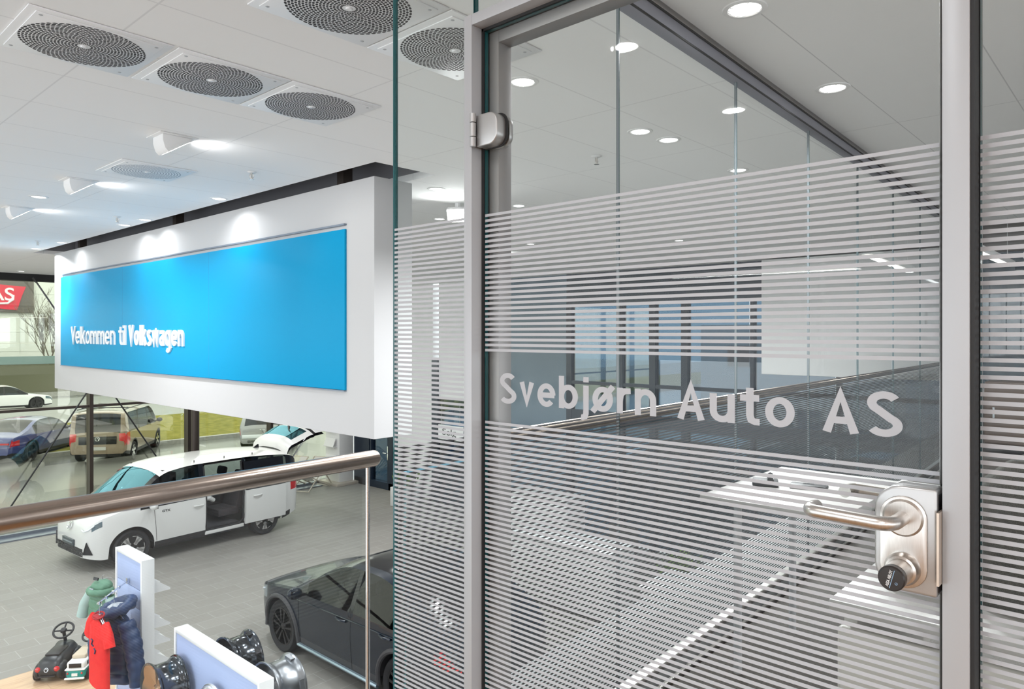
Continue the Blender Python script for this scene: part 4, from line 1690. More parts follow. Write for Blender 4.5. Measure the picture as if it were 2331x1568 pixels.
# ---- white electric van inside the hall
def van_cls(s, kind, j, z, side):
    if side > 0 and 2.33 < s < 3.245 and ((kind == 'side' and j >= 1 and z > 0.40) or kind == 'win'):
        return None
    if kind == 'side':
        if s < 0.26 and z > 0.86 and j >= 5 and s > 0.05:
            return ('headlamp#%d' % side, 0)
        if s > 4.52 and 0.95 < z < 1.12:
            return ('tail_lamp#%d' % side, 0)
        return ('body', 1 if (j == 0 and 1.2 < s and z < 0.40) else 0)
    if kind == 'win':
        if s < 0.95:
            return ('body', 0)
        for k, (a, c) in enumerate([(1.02, 1.24), (1.36, 2.22), (2.40, 3.18), (3.32, 4.40)]):
            if a < s < c and j < NW - (0 if k else 1):
                return ('side_window#%d%d' % (k, side), 0)
        return ('body', 2)
    if 0.66 < s < 1.38 and j > 0:
        return ('windscreen', 0)
    if 0.66 < s < 1.38:
        return ('body', 2)
    return ('body', 0)


VAN = dict(L=4.71, wheels=(0.80, 3.79), wr=0.365, AR=0.435, tw=0.24, rim=0.72, tumble=0.15, hg=0.75, edge=0.085, pan=0.40, wy=0.985,
           top=[(0, .66), (.03, .84), (.10, .98), (.25, 1.08), (.45, 1.15), (.66, 1.23), (1.0, 1.50), (1.38, 1.79), (1.6, 1.87), (2.2, 1.93), (3.2, 1.935), (4.2, 1.88), (4.6, 1.80), (4.71, 1.70)],
           belt=[(0, .60), (.10, .90), (.30, 1.02), (.66, 1.08), (1.4, 1.12), (4.71, 1.16)],
           hw=[(0, .60), (.03, .70), (.10, .80), (.25, .895), (.5, .955), (.8, .985), (2.5, .992), (4.0, .985), (4.5, .95), (4.65, .91), (4.71, .86)],
           zb=[(0, .30), (.3, .24), (.6, .27), (2.3, .29), (4.2, .28), (4.71, .42)],
           cuts=[2.33, 3.245, 0.66, 1.38, 0.95, 1.02, 1.24, 1.36, 2.22, 2.40, 3.18, 3.32, 4.40, 0.05, 0.26],
           cls=van_cls, open_rear=True, rimstyle='zig',
           mats={'body': ['van_white', 'black', 'black_gloss'], 'side_window': 'car_glass', 'windscreen': 'screen_glass', 'headlamp': 'lamp_glass', 'tail_lamp': 'red_lamp'})
VS = 0.967
vc, van, _ = make('van', 'white electric van with open sliding door and raised tailgate in the hall', 'van', (6.78, 15.85, FLOOR_Z), math.radians(183.9), VAN, VS)


def side_panel(c, mb, s0, s1, z0, z1, off, m=0, n=14, k=8):
    """Panel that follows the left body side at a distance."""
    g = []
    for i in range(n + 1):
        s = s0 + (s1 - s0) * i / n
        g.append([(c.X(s), c.prof(s, z0 + (z1 - z0) * q / k) + off, z0 + (z1 - z0) * q / k) for q in range(k + 1)])
    for i in range(n):
        for q in range(k):
            mb.add([g[i][q], g[i + 1][q], g[i + 1][q + 1], g[i][q + 1]], [(0, 1, 2, 3)], m)
            inn = [(p[0], p[1] - 0.05, p[2]) for p in (g[i][q], g[i + 1][q], g[i + 1][q + 1], g[i][q + 1])]
            mb.add(inn, [(3, 2, 1, 0)], m)
    for i in range(n):
        for q in (0, k):
            a, b2 = g[i][q], g[i + 1][q]
            mb.add([a, b2, (b2[0], b2[1] - 0.05, b2[2]), (a[0], a[1] - 0.05, a[2])], [(0, 1, 2, 3)], m)
    for q in range(k):
        for i in (0, n):
            a, b2 = g[i][q], g[i][q + 1]
            mb.add([a, b2, (b2[0], b2[1] - 0.05, b2[2]), (a[0], a[1] - 0.05, a[2])], [(0, 1, 2, 3)], m)


b = MB()
side_panel(vc, b, 3.245, 4.30, 0.37, 1.13, 0.075, 0)
side_panel(vc, b, 3.26, 4.28, 1.13, 1.76, 0.075, 1)
sd = b.build('sliding_door', ['van_white', 'black_gloss'], van, weld=True)
b = MB()
pts = [(vc.X(3.42 + 0.22 * k / 6), vc.prof(3.45, 0.98) + 0.085 + 0.028 * math.sin(PI * k / 6), 0.98) for k in range(7)]
b.tube(pts, 0.017, 8)
b.build('door_handle', 'van_white', sd)
handle(vc, van, 2.16, 0.98, 1, 'van_white')
b = MB()
seam(vc, b, 1.28, 0.42, 1.10, 1, -0.06)
seam(vc, b, 2.33, 0.32, 1.12, 1)
for s0, s1 in ((1.28, 2.33), (3.245, 4.45)):
    b.tube([(vc.X(s0 + (s1 - s0) * k / 6), vc.prof(s0 + (s1 - s0) * k / 6, 0.335) + 0.001, 0.335) for k in range(7)], 0.004, 5)
b.build('panel_gap', 'black', van)
b = MB()
b.tube([(vc.X(s), vc.prof(s, z) - 0.01, z) for s, z in [(2.34, 1.78), (2.34, 1.12), (2.34, .47), (2.42, .40), (3.12, .40), (3.235, .50), (3.235, 1.12), (3.235, 1.78)]], 0.022, 8)
b.build('door_seal', 'black', van)
b = MB()
b.box(vc.X(3.25), vc.X(2.32), 0.62, 0.965, 0.30, 0.385)
b.build('door_sill', 'van_white', van, bevel=0.015)
b = MB()
b.box(vc.X(3.2), vc.X(2.36), -0.80, 0.80, 0.40, 0.42)
b.build('cabin_floor', mat('cabin_carpet', (0.05, 0.05, 0.055), 0.9), van)
b = MB()
b.box(vc.X(4.4), vc.X(1.3), -0.90, -0.87, 0.40, 1.14)
b.box(vc.X(4.45), vc.X(4.40), -0.86, 0.86, 0.40, 1.14)
b.box(vc.X(4.3), vc.X(1.5), -0.74, 0.74, 1.78, 1.80)
b.box(vc.X(2.36), vc.X(2.33), -0.86, -0.4, 0.40, 1.5)
b.build('cabin_lining', 'seat_fabric', van)
for sy in (0.42, -0.42):
    seat(van, vc.X(1.75), sy, 0.55)
for sy in (0.38, -0.38):
    seat(van, vc.X(3.05), sy, 0.55, w=0.62)
b = MB()
b.tube([(vc.X(2.9) + 0.1, 0.45, 0.90), (vc.X(2.9) + 0.22, 0.47, 0.98), (vc.X(2.9) + 0.35, 0.47, 0.96)], [0.05, 0.06, 0.03], 10)
b.build('white_headrest_cover', 'toy_white', van)
steering(van, vc.X(1.28), 0.42, 1.02)
b = MB()
b.box(vc.X(1.15), vc.X(0.72), -0.85, 0.85, 0.80, 0.98)
b.build('dashboard', 'black', van, bevel=0.05)
# nose: emblem, plate, grille, corner intakes
def nose(c, y, z):
    """x of the front skin at (y, z)."""
    for i in range(400):
        s = i * 0.002
        if c.prof(s, z) >= abs(y) and c.top(s) >= z:
            return c.X(s)
    return c.X(0.5)


b = MB()
n_, k_ = 16, 4
for i in range(n_):
    for q in range(k_):
        y0, y1 = -0.62 + 1.24 * i / n_, -0.62 + 1.24 * (i + 1) / n_
        z0, z1 = 0.31 + 0.16 * q / k_, 0.31 + 0.16 * (q + 1) / k_
        b.add([(nose(vc, y, z) + 0.006, y, z) for y, z in ((y0, z0), (y1, z0), (y1, z1), (y0, z1))], [(0, 1, 2, 3)])
b.build('grille', 'black', van, weld=True)
b = MB()
for i in range(-4, 5):
    for q in range(3):
        y, z = i * 0.125 + (0.06 if q % 2 else 0), 0.33 + 0.055 * q
        b.tube([(nose(vc, y + dy, z + dz) + 0.012, y + dy, z + dz) for dy, dz in ((-0.05, 0), (0, 0.028), (0.05, 0), (0, -0.028))], 0.005, 5, closed=True)
b.build('grille_mesh', mat('grille_grey', (0.12, 0.12, 0.13), 0.4), van)
b = MB()
x = nose(vc, 0.1, 0.56) + 0.035
b.box(x - 0.03, x, -0.27, 0.27, 0.475, 0.60)
np_ = b.build('number_plate', mat('dark_plate', (0.05, 0.065, 0.075), 0.35), van, bevel=0.006)
b = MB()
b.box(x, x + 0.002, -0.22, 0.22, 0.525, 0.55)
b.build('plate_print', mat('plate_print', (0.25, 0.29, 0.31), 0.5), np_)
emblem(van, frame((nose(vc, 0, 0.82) + 0.02, 0, 0.84), (0, 1, 0), (-0.35, 0, 0.94), (0.94, 0, 0.35)), 0.085, 'chrome')
for sd_ in (1, -1):
    b = MB()
    q = []
    for (y, z) in ((0.66, 0.37), (0.80, 0.37), (0.735, 0.60)):
        q.append(Vector((nose(vc, y, z) + 0.02, sd_ * y, z)))
    b.tube(q, 0.016, 6, closed=True)
    b.add(q, [(0, 1, 2)])
    b.tube([Vector((nose(vc, 0.45, 0.40) + 0.008, sd_ * 0.45, 0.40)), Vector((nose(vc, 0.68, 0.40) + 0.008, sd_ * 0.68, 0.40))], 0.016, 6)
    b.build('corner_intake', 'black', van)
    b = MB()
    q = [(nose(vc, y, z) + 0.012, sd_ * y, z) for (y, z) in ((0.55, 0.83), (0.66, 0.81), (0.76, 0.85), (0.83, 0.93))]
    b.tube(q, 0.012, 6)
    b.build('light_bar', 'lamp_white', van)
    mirror(vc, van, 1.12, 1.12, sd_, 'van_white')
b = place(text_mb('GTX', w=0.17, h=0.045, extrude=0.004, bold=0.01), frame((vc.X(1.38), vc.prof(1.45, 1.0) + 0.002, 0.985), (-1, 0, 0), (0, 0, 1), (0, 1, 0)))
b.build('door_lettering', 'text_black', van)
b = MB()
b.loft([[(vc.X(4.05), y, 1.88) for y in (-0.02, 0.02)] + [(vc.X(4.22), 0.02, 1.88), (vc.X(4.22), -0.02, 1.88)],
        [(vc.X(4.18), -0.008, 1.965), (vc.X(4.18), 0.008, 1.965), (vc.X(4.215), 0.008, 1.965), (vc.X(4.215), -0.008, 1.965)]])
b.build('roof_fin', 'black_gloss', van)
for s in (2.2, 2.9, 3.6):
    b = MB()
    b.cyl((vc.X(s), 0.72, vc.top(s) - 0.06), (vc.X(s), 0.72, vc.top(s) - 0.012), 0.010, n=8)
    b.build('roof_plug', 'black', van)
# raised tailgate
b, g = MB(), MB()
prof = [(4.52, 1.86), (4.53, 1.96), (4.56, 2.05), (4.63, 2.12), (4.71, 2.15), (5.12, 2.32), (5.19, 2.33), (5.25, 2.36), (5.52, 2.38), (5.60, 2.33)]
NY = 10
rows = []
for i, (s, z) in enumerate(prof):
    hwid = [0.74, 0.75, 0.76, 0.78, 0.80, 0.87, 0.88, 0.88, 0.86, 0.80][i]
    rows.append([(vc.X(s), hwid * (2 * k / NY - 1), z - 0.16 * abs(2 * k / NY - 1) ** 3) for k in range(NY + 1)])
for i in range(len(rows) - 1):
    for k in range(NY):
        quad = [rows[i][k], rows[i + 1][k], rows[i + 1][k + 1], rows[i][k + 1]]
        if i == 4 and 1 <= k <= NY - 2:
            g.add(quad, [(0, 1, 2, 3)])
        else:
            b.add(quad, [(0, 1, 2, 3)], 1 if i in (6,) else 0)
        if not (i == 4 and 1 <= k <= NY - 2):
            low = [(p[0], p[1], p[2] - 0.07) for p in quad]
            b.add(low, [(3, 2, 1, 0)], 1)
gate = b.build('tailgate', ['van_white', 'black_gloss'], van, weld=True)
g.build('tailgate_window', 'screen_glass', gate, weld=True)
b = MB()
b.tube([(vc.X(5.08), 0.0, 2.32), (vc.X(4.94), 0.2, 2.26), (vc.X(4.9), 0.32, 2.24)], [0.03, 0.014, 0.01], 8)
b.build('wiper', 'black', gate)
for y in (-0.78, 0.78):
    b = MB()
    b.tube([(vc.X(4.62), y, 1.62), (vc.X(5.05), y * 1.02, 2.14)], 0.018, 8)
    b.build('gas_strut', 'chrome', gate)


# ---- dark coupe SUV inside the hall
def suv_cls_factory(w, screen, rear, rwz, clad=True, lampz=(0.72, 0.86), tailz=(0.80, 0.98), L=4.6, roofblack=None, bodycut=0.62):
    def f(s, kind, j, z, side):
        if kind == 'side':
            if s < 0.42 and j >= NB - 2 and s > 0.04:
                return ('headlamp#%d' % side, 0)
            if s > L - 0.35 and tailz[0] < z < tailz[1]:
                return ('tail_lamp#%d' % side, 0)
            return ('body', 1 if (j == 0 and clad) else 0)
        if kind == 'win':
            for k, (a, c) in enumerate(w):
                if a < s < c and j < NW:
                    return ('side_window#%d%d' % (k, side), 0)
            if w[0][0] - 0.12 < s < w[-1][1] + 0.1:
                return ('body', 2)
            return ('body', 0)
        if screen[0] < s < screen[1] and j > 0:
            return ('windscreen', 0)
        if rear[0] < s < rear[1] and z > rwz and j > 0:
            return ('rear_window', 0)
        if roofblack and roofblack[0] < s < roofblack[1] and j > 0:
            return ('body', 2)
        return ('body', 0)
    return f


COUPE = dict(L=4.58, wheels=(0.87, 3.64), wr=0.375, AR=0.44, tw=0.245, rim=0.72, tumble=0.26, hg=0.62, edge=0.07, wy=0.985,
             top=[(0, .62), (.03, .74), (.12, .84), (.35, .94), (.8, 1.02), (1.2, 1.08), (1.4, 1.15), (2.0, 1.49), (2.4, 1.60), (2.9, 1.615), (3.5, 1.52), (4.1, 1.27), (4.4, 1.13), (4.53, 1.02), (4.58, .85)],
             belt=[(0, .55), (.12, .77), (.35, .86), (.8, .94), (1.3, .99), (3.4, 1.05), (4.2, 1.06), (4.58, .80)],
             hw=[(0, .55), (.03, .66), (.12, .77), (.35, .87), (.7, .92), (1.3, .925), (3.2, .928), (3.9, .925), (4.3, .87), (4.5, .80), (4.58, .70)],
             zb=[(0, .30), (.4, .24), (.8, .27), (2.3, .26), (4.0, .28), (4.58, .42)],
             cuts=[1.55, 2.58, 2.66, 3.50, 1.32, 2.08, 3.45, 4.2, 2.2],
             rimstyle='twin', rimmats=['alloy_black', 'alloy_black'],
             mats={'body': ['car_dark', mat('dark_grey_cladding', (0.045, 0.045, 0.05), 0.5), 'black_gloss'], 'side_window': 'car_glass', 'windscreen': 'car_glass', 'rear_window': 'black_gloss', 'headlamp': 'lamp_glass', 'tail_lamp': 'red_lamp'})
COUPE['cls'] = suv_cls_factory([(1.55, 2.58), (2.66, 3.50)], (1.32, 2.08), (3.45, 4.2), 1.1, L=4.58, roofblack=(2.15, 3.3))
cc, coupe, _ = make('coupe_suv', 'glossy dark coupe SUV behind the balustrade post, its front wheel facing the rims', 'car', (6.20, 7.90, FLOOR_Z), math.radians(90), COUPE, 0.967)
for sy in (0.38, -0.38):
    seat(coupe, cc.X(2.25), sy, 0.42)
    seat(coupe, cc.X(3.15), sy, 0.45)
steering(coupe, cc.X(1.80), 0.38, 0.95)
b = MB()
b.box(cc.X(1.72), cc.X(1.36), -0.72, 0.72, 0.72, 0.95)
b.build('dashboard', 'seat_fabric', coupe, bevel=0.05)
for sd_ in (1, -1):
    mirror(cc, coupe, 1.50, 1.0, sd_, 'car_dark')
    for w in cc.wheels:                                  # grey plastic arch trims
        b = MB()
        pts = []
        for k in range(19):
            a = PI * k / 18
            s, z = w - (cc.AR + 0.012) * math.cos(a), cc.wr + (cc.AR + 0.012) * math.sin(a)
            pts.append((cc.X(s), sd_ * (cc.prof(s, z) + 0.004), z))
        pts.append((cc.X(w + cc.AR + 0.02), sd_ * (cc.prof(w, 0.3) + 0.002), 0.26))
        pts.insert(0, (cc.X(w - cc.AR - 0.02), sd_ * (cc.prof(w - .3, 0.3) - 0.01), 0.28))
        b.tube(pts, 0.034, 8)
        b.build('arch_trim', bpy.data.materials['dark_grey_cladding'], coupe)
    b = MB()
    b.tube([(cc.X(s), sd_ * (cc.prof(s, 0.27) + 0.01), 0.255) for s in (1.33, 1.8, 2.3, 2.8, 3.17)], 0.03, 8)
    b.build('side_skirt', mat('pale_sill', (0.28, 0.36, 0.42), 0.2, 0.6) if sd_ == 1 else bpy.data.materials['pale_sill'], coupe)
    handle(cc, coupe, 2.42, 0.90, sd_, 'car_dark')
    handle(cc, coupe, 3.36, 0.93, sd_, 'car_dark')
    b = MB()
    seam(cc, b, 1.38, 0.30, 0.96, sd_, -0.02)
    seam(cc, b, 2.62, 0.30, 1.02, sd_)
    b.build('panel_gap', 'black', coupe)
    b = MB()
    b.tube([(cc.X(s), sd_ * (cc.prof(s, cc.belt(s) - 0.10) + 0.004), cc.belt(s) - 0.10) for s in (1.25, 1.8, 2.4, 3.0, 3.6, 4.1)], 0.009, 6)
    b.build('shoulder_crease', 'car_dark', coupe)
    b = MB()
    q = [(cc.X(s), sd_ * (cc.prof(s, cc.belt(s) - 0.04) + 0.006), cc.belt(s) - 0.045) for s in (0.10, 0.2, 0.32)]
    b.tube(q, 0.013, 6)
    b.build('light_bar', 'lamp_white', coupe)

# ---- cars in the car park
def at_tail(px, py, deg, L):
    """Centre of a car whose tail stands on the ground at a pixel of the photo."""
    p = pix(px, py, z=-3.21)
    return (p.x + math.cos(math.radians(deg)) * L / 2, p.y + math.sin(math.radians(deg)) * L / 2, -3.21)


MULTI = dict(L=4.97, wheels=(0.95, 4.07), wr=0.35, AR=0.41, tumble=0.10, hg=0.8, edge=0.07, rim=0.68,
             top=[(0, .62), (.03, .85), (.15, 1.0), (.5, 1.10), (.95, 1.17), (1.75, 1.78), (2.1, 1.88), (4.5, 1.89), (4.80, 1.84), (4.87, 1.74), (4.93, 1.25), (4.955, 1.0), (4.97, .62)],
             belt=[(0, .55), (.15, .9), (.5, 1.0), (1.0, 1.07), (4.80, 1.12), (4.92, 1.05), (4.97, .55)],
             hw=[(0, .6), (.03, .72), (.15, .84), (.5, .93), (.9, .97), (4.5, .97), (4.85, .95), (4.93, .92), (4.97, .86)],
             zb=[(0, .3), (.5, .25), (4.3, .27), (4.97, .38)],
             cuts=[1.45, 2.35, 2.45, 3.5, 3.6, 4.6, 0.98, 1.72, 4.83, 4.94, 4.86], rimstyle='five', rimmats=['alloy', 'alloy_black'],
             mats={'body': ['car_bronze', 'black', 'black_gloss'], 'side_window': 'car_glass', 'windscreen': 'car_glass', 'rear_window': 'black_gloss', 'headlamp': 'lamp_glass', 'tail_lamp': 'red_lamp'})
MULTI['cls'] = suv_cls_factory([(1.45, 2.35), (2.45, 3.5), (3.6, 4.6)], (0.98, 1.72), (4.835, 4.945), 1.08, L=4.97, tailz=(0.72, 1.10))
mp, multi, _ = make('people_carrier', 'bronze and grey people carrier parked tail towards the facade beside the mullion', 'car', at_tail(222, 1058, 54, 4.97 * 0.98), math.radians(54), MULTI, 0.98)
b = MB()
b.box(mp.X(4.975), mp.X(4.955), -0.62, 0.62, 0.72, 1.0)
b.build('tailgate_panel', 'black_gloss', multi, bevel=0.02)
emblem(multi, frame((mp.X(4.99), 0, 0.92), (0, -1, 0), (0, 0, 1), (-1, 0, 0)), 0.075)
b = MB()
b.box(mp.X(4.985), mp.X(4.955), -0.27, 0.27, 0.52, 0.63)
b.build('number_plate', mat('grey_plate', (0.5, 0.5, 0.48), 0.5), multi)
b = MB()
for y in (-0.78, 0.78):
    b.tube([(mp.X(2.2), y, 1.93), (mp.X(4.6), y, 1.93)], 0.018, 6)
for s in (2.5, 4.2):
    b.tube([(mp.X(s), -0.78, 1.96), (mp.X(s), 0.78, 1.96)], 0.02, 6)
b.build('roof_rack', 'black', multi)
for sd_ in (1, -1):
    mirror(mp, multi, 1.35, 1.12, sd_, 'black')
    b = MB()
    b.box(mp.X(4.96), mp.X(4.80), sd_ * 0.80 - 0.11, sd_ * 0.80 + 0.11, 0.76, 1.10)
    b.build('tail_lamp', 'red_lamp', multi, bevel=0.02)

SEDAN = dict(L=4.9, wheels=(0.92, 3.88), wr=0.36, AR=0.42, tumble=0.26, hg=0.55, edge=0.06, rim=0.72,
             top=[(0, .55), (.04, .70), (.2, .82), (.9, .95), (1.3, 1.03), (2.0, 1.42), (2.5, 1.52), (3.1, 1.50), (4.0, 1.22), (4.55, 1.05), (4.8, .98), (4.88, .85), (4.9, .6)],
             belt=[(0, .5), (.2, .75), (.9, .87), (1.4, .93), (4.4, .98), (4.8, .92), (4.9, .52)],
             hw=[(0, .55), (.04, .66), (.2, .80), (.6, .90), (1.2, .93), (3.8, .93), (4.5, .86), (4.8, .78), (4.9, .68)],
             zb=[(0, .28), (.5, .22), (4.2, .24), (4.9, .38)],
             cuts=[1.5, 2.5, 2.58, 3.6, 1.25, 2.05, 3.3, 4.3], rimstyle='five', rimmats=['alloy_black', 'alloy_black'],
             mats={'body': ['car_blue', 'black', 'black_gloss'], 'side_window': 'car_glass', 'windscreen': 'car_glass', 'rear_window': 'black_gloss', 'headlamp': 'lamp_glass', 'tail_lamp': 'red_lamp'})
SEDAN['cls'] = suv_cls_factory([(1.5, 2.5), (2.58, 3.6)], (1.25, 2.05), (3.3, 4.3), 1.05, L=4.9, tailz=(0.70, 0.86))
sc_, sedan, _ = make('saloon_car', 'violet-blue saloon car parked outside at the left edge of the photo', 'car', at_tail(-28, 1062, 46, 4.9 * 0.98), math.radians(46), SEDAN, 0.98)
for sd_ in (1, -1):
    mirror(sc_, sedan, 1.45, 0.96, sd_, 'car_blue')
b = MB()
b.box(sc_.X(4.90), sc_.X(4.80), -0.70, 0.70, 0.74, 0.80)
b.build('light_strip', 'red_lamp', sedan)

SUVG = dict(L=4.6, wheels=(0.88, 3.65), wr=0.37, AR=0.43, tumble=0.22, hg=0.62, edge=0.07, rim=0.7,
            top=[(0, .62), (.04, .80), (.2, .92), (.9, 1.05), (1.3, 1.12), (2.0, 1.52), (2.4, 1.62), (3.7, 1.60), (4.2, 1.50), (4.42, 1.30), (4.52, 1.05), (4.58, .9), (4.6, .6)],
            belt=[(0, .55), (.2, .84), (.9, .95), (1.4, 1.0), (4.2, 1.06), (4.5, .98), (4.6, .52)],
            hw=[(0, .6), (.04, .7), (.2, .82), (.6, .90), (1.2, .925), (4.0, .925), (4.4, .90), (4.55, .85), (4.6, .78)],
            zb=[(0, .3), (.5, .24), (4.0, .26), (4.6, .40)],
            cuts=[1.5, 2.5, 2.6, 3.6, 1.25, 2.05, 4.2, 4.5], rimstyle='five', rimmats=['alloy_black', 'alloy_black'],
            mats={'body': ['car_grey', 'black', 'black_gloss'], 'side_window': 'car_glass', 'windscreen': 'car_glass', 'rear_window': 'black_gloss', 'headlamp': 'lamp_glass', 'tail_lamp': 'red_lamp'})
SUVG['cls'] = suv_cls_factory([(1.5, 2.5), (2.6, 3.6)], (1.25, 2.05), (4.2, 4.5), 1.08, L=4.6, tailz=(0.74, 0.92))
sg, suvg, _ = make('parked_suv', 'silver grey SUV parked outside, its tail showing under the sign board', 'car', at_tail(600, 1033, 54, 4.6), math.radians(54), SUVG, 1.0)
emblem(suvg, frame((sg.X(4.615), 0, 0.86), (0, -1, 0), (0, 0, 1), (-1, 0, 0)), 0.075)
b = MB()
b.box(sg.X(4.60), sg.X(4.57), -0.60, 0.60, 0.42, 0.55)
b.build('bumper_insert', 'black', suvg, bevel=0.02)
b = MB()
b.box(sg.X(4.605), sg.X(4.585), -0.78, 0.78, 0.60, 0.74)
b.build('light_band', 'lamp_white', suvg, bevel=0.02)

# light blue hatch outside the far glass door and pale cars behind the far windows
BLUEH = dict(SUVG)
BLUEH['mats'] = dict(SUVG['mats'], body=['car_sky', 'black', 'black_gloss'])
make('hatchback', 'light blue car outside the far glass door', 'car', (16.6, 17.7, -3.21), math.radians(120), BLUEH, 0.95)
PALE = dict(SUVG)
PALE['mats'] = dict(SUVG['mats'], body=['car_white', 'black', 'black_gloss'])
make('white_car', 'white car outside the far windows behind the lettering', 'car', (19.0, 10.6, -3.21), math.radians(100), PALE, 1.0)
make('white_car', 'white car outside the far windows left of the hanging board', 'car', (19.5, 5.4, -3.21), math.radians(75), PALE, 1.0)
# white car on the road
WV = dict(SEDAN)
WV['mats'] = dict(SEDAN['mats'], body=['car_white', 'black', 'black_gloss'])
make('white_car', 'white car driving on the road at the left edge beyond the grass', 'car', (11.2, 51.3, -3.18), math.radians(0), WV, 1.0)
# ------------------------------------------------------------------ display panels with clothes and rims
PX = 2.94
def display_panel(name, label, y0, y1, ztop, slats):
    t = thing(name, label, 'display panel', (PX, (y0 + y1) / 2, FLOOR_Z))
    h, w = ztop - FLOOR_Z, (y1 - y0) / 2
    b = MB()
    b.box(0.0, 0.13, -w, -w + 0.035, 0.0, h)
    b.box(0.0, 0.13, w - 0.035, w, 0.0, h)
    b.box(0.0, 0.13, -w + 0.035, w - 0.035, h - 0.035, h)
    b.box(0.0, 0.13, -w + 0.035, w - 0.035, 0, 0.06)
    b.build('frame', 'white_gloss', t, bevel=0.002)
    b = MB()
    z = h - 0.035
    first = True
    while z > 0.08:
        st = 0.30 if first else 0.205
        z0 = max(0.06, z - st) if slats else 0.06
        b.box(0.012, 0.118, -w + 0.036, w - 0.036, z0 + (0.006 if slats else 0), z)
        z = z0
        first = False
    b.build('infill', 'blue_lit', t, bevel=0.0015)
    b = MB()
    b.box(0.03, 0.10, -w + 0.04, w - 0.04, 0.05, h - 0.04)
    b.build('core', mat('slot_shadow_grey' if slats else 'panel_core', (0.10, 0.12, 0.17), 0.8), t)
    return t


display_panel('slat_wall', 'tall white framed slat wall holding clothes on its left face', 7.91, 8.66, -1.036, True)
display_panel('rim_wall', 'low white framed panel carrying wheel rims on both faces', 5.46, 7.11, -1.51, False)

# acrylic wedge shelves on the far face of the slat wall
def wedge_shelf(z, label, first=[]):
    t = thing('wedge_shelf', label, 'shelf', (PX + 0.13, 8.12, z), 0, 'small white shelves on the slat wall')
    if not first:
        b = MB()
        b.box(0, 0.19, -0.14, 0.14, 0.0, 0.006)
        b.build('shelf_plate', 'white_gloss', t)
        b = MB()
        b.box(0.0, 0.006, -0.14, 0.14, 0.0, 0.16)
        for y in (-0.14, 0.134):
            b.prism([(0, 0), (0.19, 0), (0.19, 0.02), (0, 0.16)], 0, 0.006, X=frame((0, y, 0), (1, 0, 0), (0, 0, 1), (0, -1, 0)))
        b.build('side_bracket', 'white_gloss', t)
        first.extend(t.children)
    else:
        for o in first[:2]:
            c = o.copy()
            COL.objects.link(c)
            c.parent = t


for py, lab in ((1345, 'topmost small white shelf on the right side of the slat wall'), (1425, 'second small white shelf from the top of the slat wall'),
                (1463, 'third small white shelf from the top of the slat wall'), (1508, 'lowest visible small white shelf of the slat wall, behind a rim')):
    wedge_shelf(pix(336, py, x=PX + 0.13).z, lab)

# clothes arm
t = thing('garment_rail', 'chrome clothes arm on the slat wall above the red shirt', 'rail', (PX, 8.29, -1.325))
AD = Vector((-0.46, -0.52, 0.0))
b = MB()
b.tube([(0.0, 0, 0), AD * 0.1, AD + Vector((0, 0, 0.015))], 0.009, 8)
b.build('arm', 'chrome', t)
for k in range(4):
    b = MB()
    q = AD * (0.3 + 0.22 * k)
    b.lathe([(0.0, -0.014), (0.013, -0.014), (0.013, 0.014), (0.0, 0.014)], 10, X=Matrix.Translation(q + Vector((0, 0, 0.004))))
    b.build('stud', 'chrome', t)
b = MB()
b.box(-0.012, 0.012, -0.02, 0.02, -0.03, 0.03)
b.build('bracket', 'chrome', t)


def garment(t, name, m, hw, dep, length, z0=0.0, quilt=0.0, period=0.11, flare=1.1, n=40, lining=None, neck=0.09):
    """Hanging torso: width along Y, thickness along X, from the shoulders (z0) downwards."""
    b = MB()
    K = 44
    rings = []
    for i in range(K + 1):
        u = i / K
        z = z0 - length * u
        w = hw * (0.80 + 0.20 * min(1, u * 6)) * (1 + (flare - 1) * u)
        d = dep * (0.45 + 0.55 * min(1, (u * 4) ** 0.6)) * (1 + (flare - 1) * 0.5 * u)
        q = 1 - quilt * (1 - abs(math.sin(PI * (length * u) / period)) ** 0.5)
        ring = []
        for j in range(n):
            a = 2 * PI * j / n
            ca, sa = math.cos(a), math.sin(a)
            fold = 1 + 0.05 * math.sin(5 * a + 3 * u) * u
            x = d * q * math.copysign(abs(ca) ** 0.8, ca) * fold
            y = w * (0.5 + 0.5 * q) * math.copysign(abs(sa) ** 0.85, sa)
            droop = 0.06 * max(0, abs(y) / hw - neck / hw) if u < 0.02 else 0
            ring.append((x, y, z - droop - (0.10 * (abs(y) / w) * (1 - min(1, u * 7))) + 0.012 * math.sin(3 * a + 2) * u))
        rings.append(ring)
    b.loft(rings, cap=True)
    return b.build(name, m, t, smooth=70)


def sleeve(t, pts, rs, m, quilt=0.0, period=0.11, name='sleeve', flat=None):
    path, rad = [], []
    P = [Vector(p) for p in pts]
    tot = 0
    for a, c, ra, rc in zip(P, P[1:], rs, rs[1:]):
        L = (c - a).length
        k = max(2, int(L / 0.02))
        for i in range(k):
            u = i / k
            q = 1 - quilt * (1 - abs(math.sin(PI * (tot + L * u) / period)) ** 0.5)
            path.append(a.lerp(c, u))
            rad.append((ra + (rc - ra) * u) * q)
        tot += L
    path.append(P[-1])
    rad.append(rs[-1])
    b = MB()
    b.tube(path, rad, 18, flat=flat)
    return b.build(name, m, t, smooth=70)


def hanger(t, hw, z, top):
    b = MB()
    b.tube([(0, -hw, z - 0.07), (0, 0, z + 0.02), (0, hw, z - 0.07)], 0.012, 8)
    pts = [(0, 0, z + 0.02), (0, 0, top - 0.05)] + [(0.028 * math.sin(a), 0, top - 0.028 + 0.028 * -math.cos(a) + 0.0) for a in (0.6, 1.6, 2.6, 3.6, 4.4)]
    b.tube(pts, 0.004, 6)
    return b.build('hanger', 'chrome', t)


